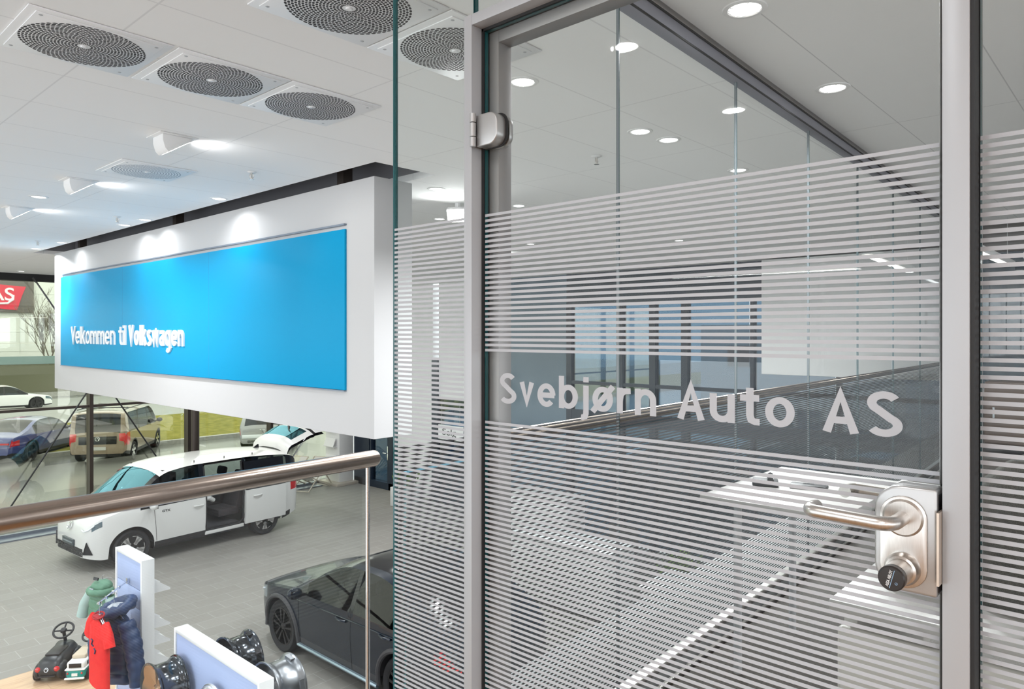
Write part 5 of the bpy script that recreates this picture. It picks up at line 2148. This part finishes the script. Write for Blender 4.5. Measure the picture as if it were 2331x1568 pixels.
# navy quilted jacket
t = thing('quilted_jacket', 'navy blue quilted jacket with grey lined hood hanging on the slat wall', 'jacket', (2.72, 8.04, -1.50), math.radians(10), None, 0.9)
garment(t, 'jacket_body', 'navy_cloth', 0.27, 0.125, 0.80, 0.0, 0.20, 0.115, 1.12)
sleeve(t, [(0.0, -0.24, -0.10), (0.02, -0.34, -0.33), (0.03, -0.40, -0.62), (0.02, -0.40, -0.80)], [0.095, 0.105, 0.092, 0.062], 'navy_cloth', 0.16)
sleeve(t, [(0.0, 0.24, -0.10), (0.0, 0.33, -0.30), (-0.02, 0.36, -0.52), (-0.03, 0.35, -0.74)], [0.09, 0.10, 0.088, 0.065], 'navy_cloth', 0.16)
b = MB()
R0 = Matrix.Rotation(0.35, 4, 'X')
b.tube([Vector((0.135 * math.cos(2 * PI * k / 18) - 0.0, -0.07 + 0.16 * math.sin(2 * PI * k / 18), 0.03 + 0.05 * math.cos(2 * PI * k / 18 + 0.6))) for k in range(18)], [0.062 + 0.012 * math.sin(3 * k) for k in range(18)], 12, closed=True)
b.build('hood', 'navy_cloth', t, smooth=70)
b = MB()
b.ellipsoid((0.0, -0.075, 0.015), (0.115, 0.13, 0.06), 14, 8)
b.build('hood_lining', 'grey_lining', t)
b = MB()
b.tube([(-0.135, 0.0, -0.03), (-0.15, 0.0, -0.3), (-0.155, 0.0, -0.6), (-0.15, 0.0, -0.78)], 0.008, 6)
b.build('zip', 'black', t)
hanger(t, 0.18, -0.02, 0.19)

# red shirt
t = thing('red_shirt', 'bright red short sleeved shirt hanging in front of the navy jacket', 'shirt', (2.505, 7.80, -1.45), math.radians(2), None, 0.92)
garment(t, 'shirt_body', 'red_cloth', 0.215, 0.055, 0.74, 0.0, 0.0, 1, 1.05)
for sd in (-1, 1):
    sleeve(t, [(0.0, sd * 0.15, -0.06), (0.0, sd * 0.235, -0.16), (0.0, sd * 0.275, -0.27)], [0.075, 0.088, 0.095], 'red_cloth', flat=0.5)
b = MB()
b.tube([(0.048 * math.cos(2 * PI * k / 20) - 0.01, 0.088 * math.sin(2 * PI * k / 20), 0.006 - 0.02 * math.cos(2 * PI * k / 20 + PI)) for k in range(20)], 0.009, 8, closed=True)
b.ellipsoid((-0.01, 0, 0.0), (0.045, 0.084, 0.012), 16, 6)  # dark ellipsoid: shade of the neck opening put into the colour
b.build('collar', mat('shaded_red_neck', (0.35, 0.01, 0.015), 0.8), t)
b = MB()
X = frame((-0.0605, 0.05, -0.28), (0, -1, 0), (0, 0, 1), (-1, 0, 0))
b.tube([(-0.02, 0.03, 0), (0.03, 0.03, 0), (-0.005, -0.02, 0), (0.04, -0.03, 0)], 0.007, 5, X=X)
b.tube([(0.06, -0.05, 0), (0.10, -0.06, 0), (0.08, -0.10, 0)], 0.007, 5, X=X)
b.build('chest_print', 'navy_cloth', t)
hanger(t, 0.15, -0.01, 0.15)

# green jacket with mint sleeves
t = thing('green_jacket', 'sage green hooded jacket with mint sleeves behind the clothes arm', 'jacket', (2.91, 8.98, -1.58), math.radians(14), None, 0.78)
garment(t, 'jacket_body', 'green_cloth', 0.25, 0.11, 0.40, 0.0, 0.12, 0.13, 1.05)
sleeve(t, [(-0.03, 0.20, -0.08), (-0.06, 0.30, -0.24), (-0.09, 0.34, -0.42)], [0.085, 0.085, 0.075], 'mint_cloth')
sleeve(t, [(0.0, -0.22, -0.08), (0.0, -0.30, -0.26), (0.0, -0.30, -0.42)], [0.085, 0.085, 0.075], 'mint_cloth')
b = MB()
b.ellipsoid((0.0, 0.0, 0.06), (0.13, 0.165, 0.09), 18, 10)
b.tube([(0.12 * math.cos(2 * PI * k / 16) - 0.03, 0.17 * math.sin(2 * PI * k / 16), 0.0) for k in range(16)], 0.05, 10, closed=True)
b.build('hood', 'green_cloth', t, smooth=70)
b = MB()
b.box(-0.15, -0.13, -0.05, 0.05, 0.13, 0.17, X=Matrix.Rotation(0.3, 4, 'Y'))
b.build('hood_badge', 'black', t)
b = MB()
b.box(-0.16, -0.145, -0.03, 0.05, -0.02, 0.06)
b.build('swing_tag', 'grey_lining', t)
b = MB()
b.tube([(0.0, 0, 0.14), (0.0, 0, 0.195), (0.03, 0, 0.21)], 0.004, 6)
b.build('hanger', 'chrome', t)
t = thing('garment_rail', 'short chrome clothes arm carrying the green jacket', 'rail', (PX + 0.06, 8.66, -1.46))
b = MB()
b.tube([(0, 0, 0), (0, 0.32, 0.0), (-0.10, 0.32, 0)], 0.005, 8)
b.build('arm', 'chrome', t)

# thin floor rack below the shirt
t = thing('clothes_stand', 'thin chrome floor stand under the red shirt', 'stand', (2.60, 8.1, FLOOR_Z))
b = MB()
b.cyl((0, 0, 0.02), (0, 0, 0.68), 0.016, n=10)
b.build('pole', 'chrome', t)
b = MB()
b.tube([(-0.15, -0.02, 0.66), (0.3, -0.02, 0.68)], 0.006, 6)
b.tube([(-0.15, 0.05, 0.66), (0.3, 0.05, 0.68)], 0.006, 6)
b.build('cross_bar', 'chrome', t)
b = MB()
b.lathe([(0, 0), (0.17, 0), (0.17, 0.012), (0.02, 0.025), (0, 0.025)], 24)
b.build('base', 'chrome', t)


# wheel rims
def rim(label, px, py, x_ring, side, m, style, R=0.245, wdt=0.26):
    """Rim bolted to the panel; its open back lip is at x_ring, the styled face points along side*X."""
    p = pix(px, py, x=x_ring)
    t = thing('wheel_rim', label, 'wheel rim', (p.x, p.y, p.z), 0, 'wheel rims on the display panel')
    X = frame((0, 0, 0), (0, 1, 0), (0, 0, 1), (1, 0, 0)) if side > 0 else frame((0, 0, 0), (0, -1, 0), (0, 0, 1), (-1, 0, 0))
    b = MB()
    r = R
    w = wdt
    b.lathe([(r * 0.94, 0.004), (r, 0.0), (r * 1.01, 0.008), (r, 0.018), (r * 0.955, 0.022), (r * 0.945, 0.04), (r * 0.90, 0.055), (r * 0.86, 0.075), (r * 0.86, w - 0.075), (r * 0.90, w - 0.045), (r * 0.95, w - 0.03),
             (r * 1.0, w - 0.014), (r * 1.01, w - 0.006), (r * 1.0, w), (r * 0.95, w - 0.004), (r * 0.85, w - 0.03), (r * 0.83, w - 0.08), (r * 0.83, 0.08), (r * 0.9, 0.03)], 64, X=X, close=True)
    b.build('barrel', m, t, smooth=30)
    b = MB()
    for k in range(5):
        Q = X @ Matrix.Rotation(2 * PI * k / 5 + 0.4, 4, 'Z')
        ro = r * 0.97
        if style == 'facet':
            tri = [(0.03, -0.03, w - 0.05), (ro * math.cos(0.62), -ro * math.sin(0.62), w - 0.004), (ro, 0, w - 0.02), (ro * math.cos(0.62), ro * math.sin(0.62), w - 0.004), (0.03, 0.03, w - 0.05), (r * 0.6, 0, w - 0.035)]
            b.add(tri, [(0, 1, 5), (1, 2, 5), (2, 3, 5), (3, 4, 5), (4, 0, 5)], X=Q)
        else:
            b.prism([(0.03, -0.025), (ro, -0.05), (ro, 0.05), (0.03, 0.025)], w - 0.06, w - 0.02, X=Q)
    b.lathe([(0.0, w - 0.03), (0.03, w - 0.032), (0.045, w - 0.05), (0.045, w - 0.08)], 24, X=X)
    b.build('spokes', mat('bronze_gloss_rim', (0.36, 0.25, 0.17), 0.12, 1.0) if style == 'facet' else m, t, smooth=20)
    b = MB()
    reach = abs((PX if side < 0 else PX + 0.13) - p.x) + 0.01
    b.cyl((0, 0, w - 0.06), (0, 0, -reach), 0.05, n=24, X=X)
    b.build('mount', 'white_gloss', t)
    return t


rim('dark chromed wheel rim with bronze faceted face on the front of the panel', 408, 1550, 2.90, -1, 'gunmetal', 'facet')
rim('shiny dark wheel rim rising behind the middle of the low panel', 512, 1513, 3.115, 1, 'gunmetal', 'spoke')
rim('matt grey wheel rim behind the right end of the low panel', 604, 1575, 3.115, 1, 'gunmetal_matt', 'spoke')
rim('white lipped wheel rim just showing at the bottom edge of the photo', 487, 1621, 2.90, -1, 'alloy', 'spoke')


# ------------------------------------------------------------------ ride-on toys
def toy_wheel(parent, x, y, r, w, m2):
    b = MB()
    sgn = 1 if y > 0 else -1
    X = frame((x, y, r), (1, 0, 0), (0, 0, 1), (0, -1, 0))
    b.lathe([(0, -w / 2), (r * 0.9, -w / 2), (r, -w / 3), (r, w / 3), (r * 0.9, w / 2), (0, w / 2)], 24, X=X)
    o = b.build('wheel', 'rubber', parent)
    b = MB()
    b.lathe([(0, -w / 2 - 0.003), (r * 0.5, -w / 2 - 0.003), (r * 0.55, -w / 2 + 0.003)], 20, X=X)
    b.lathe([(0, w / 2 + 0.003), (r * 0.5, w / 2 + 0.003), (r * 0.55, w / 2 - 0.003)], 20, X=X)
    b.build('hub_cap', m2, o)


def toy_steering(parent, x, z, r, m='black', hubm='black'):
    b = MB()
    nrm = Vector((-0.55, 0, 0.84)).normalized()
    a = Vector((0, 1, 0))
    X = frame((x, 0, z), a, nrm.cross(a), nrm)
    b.tube([(r * math.cos(2 * PI * k / 24), r * math.sin(2 * PI * k / 24), 0) for k in range(24)], 0.013, 8, closed=True, X=X)
    for q in (0.1, PI - 0.1, -PI / 2):
        b.tube([(0, 0, -0.01), (r * math.cos(q), r * math.sin(q), 0)], 0.011, 6, X=X)
    b.cyl((x, 0, z - 0.005), (x + 0.06, 0, z - 0.16), 0.02, n=10)
    o = b.build('steering_wheel', m, parent)
    b = MB()
    b.lathe([(0, 0.02), (0.03, 0.016), (0.04, -0.01)], 16, X=X)
    b.build('horn_pad', hubm, o)


# black beetle style ride-on car
p = pix(122, 1542, z=FLOOR_Z)
t = thing('ride_on_car', 'black toy ride-on car with round red tail lamps on the oak floor', 'toy car', (p.x + 0.10, p.y + 0.14, FLOOR_Z + 0.006), math.radians(52), None, 1.05)
b = MB()
rings = []
for x, w, zb, zt in [(-0.33, 0.09, 0.10, 0.17), (-0.31, 0.125, 0.07, 0.22), (-0.24, 0.14, 0.05, 0.275), (-0.12, 0.125, 0.05, 0.29), (0.02, 0.115, 0.05, 0.285), (0.12, 0.12, 0.05, 0.31), (0.20, 0.13, 0.06, 0.32), (0.28, 0.12, 0.07, 0.25), (0.33, 0.08, 0.10, 0.18)]:
    rings.append([(x, w * math.copysign(abs(math.cos(a)) ** 0.6, math.cos(a)), (zb + zt) / 2 + (zt - zb) / 2 * math.copysign(abs(math.sin(a)) ** 0.7, math.sin(a))) for a in [2 * PI * k / 20 for k in range(20)]])
b.loft(rings)
for sx in (-0.21, 0.21):
    for sy in (-1, 1):
        b.ellipsoid((sx, sy * 0.125, 0.12), (0.125, 0.055, 0.10), 16, 10)
b.build('body', 'toy_black', t, smooth=60)
b = MB()
b.box(-0.19, 0.08, -0.085, 0.085, 0.278, 0.30)
b.build('seat', 'black', t, bevel=0.01)
for sy in (-1, 1):
    b = MB()
    b.ellipsoid((-0.315, sy * 0.105, 0.165), (0.022, 0.036, 0.034), 14, 8)
    b.build('tail_lamp', 'red_lamp', t)
emblem(t, frame((-0.345, 0, 0.17), (0, -1, 0), (0.25, 0, 0.97), (-0.97, 0, 0.25)), 0.024)
b = MB()
b.box(-0.345, -0.325, -0.10, 0.10, 0.075, 0.095)
b.build('bumper', 'black', t, bevel=0.006)
for x in (-0.21, 0.21):
    for y in (-0.15, 0.15):
        toy_wheel(t, x, y, 0.085, 0.055, 'toy_black')
toy_steering(t, 0.13, 0.47, 0.115)

# teal and white bus ride-on
p = pix(183, 1538, z=FLOOR_Z)
t = thing('ride_on_bus', 'teal and white toy ride-on bus with beige seat beside the black toy car', 'toy car', (p.x + 0.08, p.y + 0.06, FLOOR_Z + 0.006), math.radians(50), None, 1.0)
b = MB()
b.box(-0.31, 0.31, -0.115, 0.115, 0.055, 0.175)
lower = b.build('lower_body', 'toy_teal', t, bevel=0.035, seg=4)
b = MB()
b.box(-0.30, 0.30, -0.11, 0.11, 0.170, 0.265)
b.build('upper_body', 'toy_white', t, bevel=0.035, seg=4)
b = MB()
b.box(-0.318, 0.318, -0.122, 0.122, 0.160, 0.178)
b.build('waist_band', 'toy_white', t, bevel=0.008)
b = MB()
b.box(-0.20, 0.12, -0.085, 0.085, 0.262, 0.315)
b.build('seat', 'toy_beige', t, bevel=0.018, seg=3)
b = MB()
b.box(-0.303, -0.296, -0.075, 0.075, 0.19, 0.245)
b.build('rear_window', 'black_gloss', t, bevel=0.002)
for sy in (-1, 1):
    for k in range(3):
        b = MB()
        b.box(-0.22 + 0.15 * k, -0.10 + 0.15 * k, sy * 0.1115 - 0.002, sy * 0.1115 + 0.002, 0.195, 0.24)
        b.build('side_window', 'black_gloss', t)
b = MB()
b.box(-0.335, -0.305, -0.12, 0.12, 0.05, 0.075)
b.build('bumper', 'toy_white', t, bevel=0.01)
b = MB()
b.box(-0.318, -0.308, -0.035, 0.035, 0.09, 0.125)
b.build('number_plate', 'toy_white', t)
for sy in (-1, 1):
    b = MB()
    b.ellipsoid((-0.312, sy * 0.085, 0.125), (0.008, 0.012, 0.016), 10, 6)
    b.build('tail_lamp', 'red_lamp', t)
for x in (-0.19, 0.19):
    for y in (-0.12, 0.12):
        toy_wheel(t, x, y, 0.07, 0.045, 'toy_white')
toy_steering(t, 0.17, 0.43, 0.105, 'black', 'red_lamp')

# ------------------------------------------------------------------ deck chairs and brochure wall at the far end
def deck_chair(px, py, rot, label, first=[]):
    p = pix(px, py, z=FLOOR_Z)
    t = thing('deck_chair', label, 'deck chair', p, rot, 'folding deck chairs')
    if not first:
        for y in (-0.28, 0.28):
            for pa, pb in (((-0.55, 0, 0.03), (0.45, 0, 0.86)), ((0.42, 0, 0.03), (-0.42, 0, 0.42)), ((0.10, 0, 0.58), (0.50, 0, 0.10))):
                b = MB()
                b.cyl((pa[0], y, pa[2]), (pb[0], y, pb[2]), 0.018, n=8)
                b.build('side_rail', 'pale_wood', t)
        for x, z in ((-0.55, 0.03), (0.45, 0.86), (0.42, 0.03), (-0.42, 0.42), (-0.08, 0.26)):
            b = MB()
            b.cyl((x, -0.28, z), (x, 0.28, z), 0.014, n=8)
            b.build('cross_bar', 'pale_wood', t)
        b = MB()
        cv = [(-0.42, 0.425), (-0.25, 0.30), (-0.05, 0.27), (0.15, 0.42), (0.32, 0.66), (0.45, 0.87)]
        for (x0, z0), (x1, z1) in zip(cv, cv[1:]):
            b.add([(x0, -0.25, z0), (x1, -0.25, z1), (x1, 0.25, z1), (x0, 0.25, z0)], [(0, 1, 2, 3)])
            b.add([(x0, -0.25, z0 - 0.006), (x1, -0.25, z1 - 0.006), (x1, 0.25, z1 - 0.006), (x0, 0.25, z0 - 0.006)], [(3, 2, 1, 0)])
        cvs = b.build('canvas', 'canvas', t, weld=True)
        b = MB()
        for k in range(3):
            b.box(-0.02 + 0.05 * k, 0.0 + 0.05 * k, -0.16, 0.16, 0.40 + 0.055 * k, 0.41 + 0.055 * k, X=Matrix.Translation((0.14, 0, 0.02)))
        b.build('canvas_print', 'black', cvs)
        first.extend(t.children)
        first.append(cvs)
    else:
        for o in first[:-1]:
            c = o.copy()
            COL.objects.link(c)
            c.parent = t
            for g in o.children:
                d = g.copy()
                COL.objects.link(d)
                d.parent = c


deck_chair(712, 1112, math.radians(20), 'folding deck chair with black print on the canvas, nearest the brochure wall')
deck_chair(662, 1110, math.radians(20), 'plain folding deck chair partly hidden by the tail of the white van')

t = thing('brochure_wall', 'white brochure wall with tilted leaflet holders at the end of the facade', 'display wall', (12.42, 18.30, FLOOR_Z))
b = MB()
b.box(0, 0.50, 0, 0.72, 0.08, 2.5)
b.build('panel', 'white', t, bevel=0.004)
b = MB()
b.box(-0.22, 0.55, -0.22, 0.74, 0, 0.08)
b.build('plinth', mat('light_oak_plinth', (0.50, 0.44, 0.37), 0.5), t, bevel=0.004)
for k in range(3):
    z = 1.62 - 0.50 * k
    b = MB()
    b.box(-0.14, 0.0, 0.10, 0.66, z, z + 0.015)
    h = b.build('leaflet_shelf', 'white_gloss', t)
    b = MB()
    X = frame((-0.135, 0.12, z + 0.015), (0, 1, 0), (0.35, 0, 0.94), (-0.94, 0, 0.35))
    b.box(0, 0.5, 0, 0.26, -0.01, 0.01, X=X)
    b.build('leaflet', 'white', h)
b = MB()
b.box(0.30, 0.36, -0.012, 0, 0.42, 0.54)
b.build('socket', 'white_gloss', t)
# ------------------------------------------------------------------ office behind the glass door
t = thing('office_desk', 'white office desk close behind the glass door', 'desk', (1.72, -0.2, 0))
b = MB()
b.box(0, 0.80, -1.7, 0.775, 0.69, 0.72)
b.build('desk_top', 'desk', t, bevel=0.004)
b = MB()
b.box(0.02, 0.05, -1.68, 0.765, 0.06, 0.655)
b.build('modesty_panel', 'desk_front', t, bevel=0.012, seg=3)
for y in (0.73, -1.68):
    b = MB()
    b.box(0.06, 0.76, y, y + 0.03, 0.0, 0.69)
    b.build('side_panel', 'desk_front', t, bevel=0.003)
t = thing('desk_extension', 'white side table beside the glass wall with a dark device on it', 'desk', (2.36, 0.60, 0))
b = MB()
b.box(0.16, 0.95, 0.20, 0.72, 0.69, 0.718)
b.build('desk_top', 'desk', t, bevel=0.004)
for x in (0.32, 0.88):
    for y in (0.64,):
        b = MB()
        b.cyl((x, y, 0.004), (x, y, 0.69), 0.016, n=12)
        b.build('leg', 'alu', t)
p = pix(1742, 1103, z=0.718)
t = thing('desk_phone', 'small dark desk device on the white side table', 'phone', (p.x, p.y, 0.718), 0.4)
b = MB()
b.box(-0.05, 0.05, -0.05, 0.05, 0, 0.02)
b.build('base', 'black', t, bevel=0.006)
b = MB()
b.tube([(-0.05, -0.02, 0.028), (0.05, -0.02, 0.03)], 0.013, 8)
b.build('handset', 'black_gloss', t)
t = thing('pen_case', 'slim black case beside the dark desk device', 'case', (p.x + 0.04, p.y - 0.16, 0.718), 0.2)
b = MB()
b.box(-0.03, 0.03, -0.07, 0.07, 0, 0.018)
b.build('shell', 'black', t, bevel=0.006)
b = MB()
b.box(-0.004, 0.004, -0.02, 0.02, 0.018, 0.021)
b.build('clasp', 'chrome', t)
t = thing('paper_tray', 'white perforated tray on the desk left of the lock', 'tray', (1.90, 0.325, 0.72))
b = MB()
b.box(0, 0.30, 0.06, 0.18, 0.0, 0.012)
b.build('base', 'toy_white', t)
b = MB()
b.box(0, 0.008, 0.06, 0.18, 0.012, 0.10)
b.box(0.292, 0.30, 0.06, 0.18, 0.012, 0.10)
b.box(0.0, 0.30, 0.172, 0.18, 0.012, 0.10)
b.build('side', 'toy_white', t)
b = MB()
for q in range(6):
    for r in range(3):
        b.box(-0.001, 0.0, 0.07 + 0.018 * q, 0.074 + 0.018 * q, 0.03 + 0.025 * r, 0.036 + 0.025 * r)
b.build('perforation', 'carpet', t)
# grey tweed bag on the desk (seen in the right pane)
t = thing('tweed_bag', 'dark grey tweed bag standing on the white desk behind the right pane', 'bag', (2.02, 0.03, 0.72))
b = MB()
rings = []
for z, hx, hy, ox, oy in [(0.0, 0.15, 0.33, 0, 0), (0.03, 0.165, 0.345, 0, 0), (0.12, 0.16, 0.34, 0, 0), (0.20, 0.13, 0.30, 0.01, 0.03), (0.26, 0.09, 0.22, 0.01, 0.08), (0.31, 0.045, 0.11, 0.0, 0.14), (0.335, 0.012, 0.03, 0.0, 0.18)]:
    ring = []
    for k in range(36):
        a = 2 * PI * k / 36
        f = 1 + 0.05 * math.sin(5 * a + 9 * z) * min(1, z * 8)
        ring.append((ox + hx * f * math.copysign(abs(math.cos(a)) ** 0.6, math.cos(a)), oy + hy * f * math.copysign(abs(math.sin(a)) ** 0.7, math.sin(a)), z))
    rings.append(ring)
b.loft(rings)
b.build('bag_body', 'grey_text', t, smooth=60)
b = MB()
b.add([(-0.172, 0.30, 0.20), (-0.172, -0.22, 0.20), (-0.178, -0.02, 0.08), (-0.178, 0.16, 0.08)], [(0, 1, 2, 3)])
b.add([(-0.166, 0.30, 0.20), (-0.166, -0.22, 0.20), (-0.172, -0.02, 0.08), (-0.172, 0.16, 0.08)], [(3, 2, 1, 0)])
b.build('flap', 'grey_text', t)
b = MB()
b.tube([(0.0, 0.30, 0.16), (0.02, 0.28, 0.24), (0.02, 0.20, 0.31), (0.01, 0.10, 0.335), (0.0, 0.0, 0.30)], 0.010, 8)
b.build('handle', 'carpet', t)


def chrome_chair(x, y, rot, label):
    t = thing('cantilever_chair', label, 'chair', (x, y, 0.003), rot, 'chrome cantilever chairs in the office')
    for sy in (-0.24, 0.24):
        b = MB()
        b.tube([(0.25, sy, 0.015), (-0.22, sy, 0.015), (-0.25, sy, 0.05), (-0.22, sy, 0.44), (-0.17, sy, 0.46), (0.22, sy, 0.46), (0.27, sy, 0.52), (0.38, sy, 0.98)], 0.012, 8)
        b.build('frame', 'chrome', t)
    b = MB()
    b.box(-0.20, 0.24, -0.23, 0.23, 0.455, 0.48)
    b.build('seat', 'black', t, bevel=0.008)
    b = MB()
    X = frame((0.30, 0, 0.60), (math.cos(0.24), 0, -math.sin(0.24)), (0, 1, 0), (math.sin(0.24), 0, math.cos(0.24)))
    b.box(-0.012, 0.012, -0.23, 0.23, 0, 0.36, X=X)
    b.build('backrest', 'black', t, bevel=0.006)


chrome_chair(4.0, 0.28, math.radians(-15), 'chrome framed black chair farther back in the right pane')
chrome_chair(5.4, -0.1, math.radians(170), 'chrome framed black chair at the back of the office')

# office end wall with windows, hanging light lines
b = MB()
b.box(10.0, 10.12, -8, 1.75, 0, 0.62)
b.box(10.0, 10.12, -8, 1.75, 2.30, 2.62)
struct(b.build('wall_office', mat('dark_office_wall', (0.10, 0.09, 0.085), 0.7)))
for i in range(5):
    y1 = 1.75 - 1.6 * i
    b = MB()
    b.box(10.04, 10.06, y1 - 1.52, y1 - 0.10, 0.62, 2.30)
    g = struct(b.build('window_%d' % (30 + i), 'glass_blue'))
    b = MB()
    b.box(9.97, 10.12, y1 - 0.10, y1, 0.62, 2.30)
    b.box(9.97, 10.12, y1 - 1.6, y1, 0.62, 0.70)
    b.build('frame', 'navy_frame' if i else 'alu', g)


def light_line(x, y, z, L, rot, label):
    t = thing('linear_lamp', label, 'lamp', (x, y, z), rot, 'hanging light lines in the office')
    b = MB()
    b.box(-L / 2, L / 2, -0.04, 0.04, 0.0, 0.06)
    b.build('housing', 'white', t, bevel=0.004)
    b = MB()
    b.box(-L / 2 + 0.02, L / 2 - 0.02, -0.032, 0.032, -0.006, 0.0)
    b.build('diffuser', emit_mat('office_tube_glow', (1, 0.97, 0.9), 2.2), t)
    for s in (-0.4, 0.4):
        b = MB()
        b.cyl((s * L, 0, 0.06), (s * L, 0, 2.62 - z), 0.004, n=6)
        b.build('suspension', 'chrome', t)
    l = bpy.data.lights.new('lamp', 'AREA')
    l.shape = 'RECTANGLE'
    l.size, l.size_y = L, 0.06
    l.energy = 8
    o = bpy.data.objects.new('lamp', l)
    COL.objects.link(o)
    o.parent = t
    o.location = (0, 0, -0.012)


light_line(8.55, 1.28, 2.1, 2.4, 0, 'hanging light line running away from the door post in the right pane')
light_line(8.4, -0.1, 2.06, 2.2, PI / 2, 'hanging light line across the office in the right pane')

# dark shelf and cabinet at the back of the office
t = thing('sideboard', 'dark brown sideboard under the office windows in the right pane', 'sideboard', (9.55, 0.2, 0.003))
b = MB()
b.box(0, 0.42, -1.4, 1.3, 0.08, 0.80)
b.build('body', mat('dark_brown_veneer', (0.09, 0.06, 0.045), 0.4), t, bevel=0.004)
for k in range(3):
    b = MB()
    b.box(-0.018, 0, -1.36 + 0.9 * k, -0.50 + 0.9 * k, 0.12, 0.78)
    d = b.build('door', bpy.data.materials['dark_brown_veneer'], t)
    b = MB()
    b.box(-0.03, -0.018, -0.60 + 0.9 * k, -0.58 + 0.9 * k, 0.4, 0.52)
    b.build('handle', 'chrome', d)

# ------------------------------------------------------------------ hall furniture seen through the striped glass
def counter(x, y, rot, w, d, h, label, m='white'):
    t = thing('counter', label, 'counter', (x, y, FLOOR_Z), rot, 'white counters in the hall')
    b = MB()
    b.box(-d / 2, d / 2, -w / 2, w / 2, 0.08, h - 0.04)
    b.build('carcass', m, t, bevel=0.006)
    b = MB()
    b.box(-d / 2 - 0.04, d / 2 + 0.04, -w / 2 - 0.04, w / 2 + 0.04, h - 0.04, h)
    b.build('worktop', 'white_gloss', t, bevel=0.004)
    b = MB()
    b.box(-d / 2 + 0.05, d / 2 - 0.05, -w / 2 + 0.05, w / 2 - 0.05, 0, 0.08)
    b.build('plinth', 'black', t)
    return t


def planter(x, y, label, h=0.5):
    t = thing('planter', label, 'plant', (x, y, FLOOR_Z), 0, 'green plants in white planters')
    b = MB()
    b.box(-0.4, 0.4, -0.18, 0.18, 0, 0.5)
    b.build('pot', 'pot', t, bevel=0.02)
    b = MB()
    rnd = random.Random(int(x * 10 + y * 7))
    for k in range(120):
        a, r = rnd.uniform(0, 2 * PI), rnd.uniform(0, 1)
        c = Vector((0.36 * r * math.cos(a), 0.16 * r * math.sin(a), 0.5))
        d = Vector((rnd.uniform(-.5, .5), rnd.uniform(-.5, .5), 1)).normalized() * rnd.uniform(0.5, 1) * h
        s = d.cross(Vector((rnd.uniform(-1, 1), rnd.uniform(-1, 1), 0.2))).normalized() * 0.035
        b.add([c, c + d * 0.6 + s, c + d, c + d * 0.6 - s], [(0, 1, 2, 3)])
    b.build('leaves', 'plant', t)


counter(9.6, 7.4, 0.0, 2.0, 0.8, 1.10, 'white counter behind the first glass joint, nearest the dark coupe')
counter(9.2, 4.6, 0.0, 1.8, 0.9, 0.95, 'white counter under the second glass joint')
counter(11.6, 9.6, 0.0, 1.6, 0.6, 1.2, 'tall white counter near the blue-grey end panel')
counter(7.6, 3.4, 0.0, 1.2, 0.7, 0.8, 'low white counter seen through the lower stripes near the lever')
planter(10.6, 5.9, 'green plants in a white planter between the counters')
planter(12.2, 14.9, 'green plants in a white planter at the white end wall')
t = thing('hall_sign', 'white sign board with black lettering beside the dark post at the hall end', 'sign', (12.86, 13.95, -1.42))
b = MB()
b.box(0, 0.04, -0.55, 0.42, -0.02, 0.36)
b.build('board', 'white', t)
b = place(text_mb('Selg', w=0.52, h=0.17, extrude=0.004), frame((-0.001, 0.25, 0.10), (0, -1, 0), (0, 0, 1), (-1, 0, 0)))
b.build('lettering', 'text_black', t)
b = MB()
b.cyl((0.02, -0.4, 0.36), (0.02, -0.4, 1.0), 0.008, n=6)
b.cyl((0.02, 0.3, 0.36), (0.02, 0.3, 1.0), 0.008, n=6)
b.build('hanger', 'chrome', t)


def lounge_chair(x, y, rot, label, m='carpet'):
    t = thing('lounge_chair', label, 'chair', (x, y, FLOOR_Z), rot, 'dark lounge chairs in the hall')
    b = MB()
    b.box(-0.3, 0.3, -0.3, 0.3, 0.32, 0.46)
    b.build('seat', m, t, bevel=0.05, seg=3)
    b = MB()
    b.box(0.24, 0.34, -0.32, 0.32, 0.40, 0.88)
    b.build('backrest', m, t, bevel=0.04, seg=3)
    for sx in (-0.24, 0.24):
        for sy in (-0.24, 0.24):
            b = MB()
            b.cyl((sx, sy, 0.33), (sx * 1.1, sy * 1.1, 0), 0.014, n=8)
            b.build('leg', 'chrome', t)


lounge_chair(10.9, 10.9, 0.4, 'dark lounge chair next to the blue-grey end panel')
lounge_chair(11.2, 7.6, 0.0, 'dark lounge chair behind the white counter')
lounge_chair(10.6, 3.4, -0.3, 'dark lounge chair to the right behind the second counter')
t = thing('charging_post', 'slim white post standing on the hall floor left of the lever', 'post', (7.9, 4.5, FLOOR_Z))
b = MB()
b.box(-0.05, 0.05, -0.09, 0.09, 0.02, 1.25)
b.build('column', 'white_gloss', t, bevel=0.01)
b = MB()
b.box(-0.14, 0.14, -0.16, 0.16, 0, 0.02)
b.build('foot', 'alu', t)
b = MB()
b.box(-0.055, -0.05, -0.06, 0.06, 1.0, 1.18)
b.build('display', 'black_gloss', t)
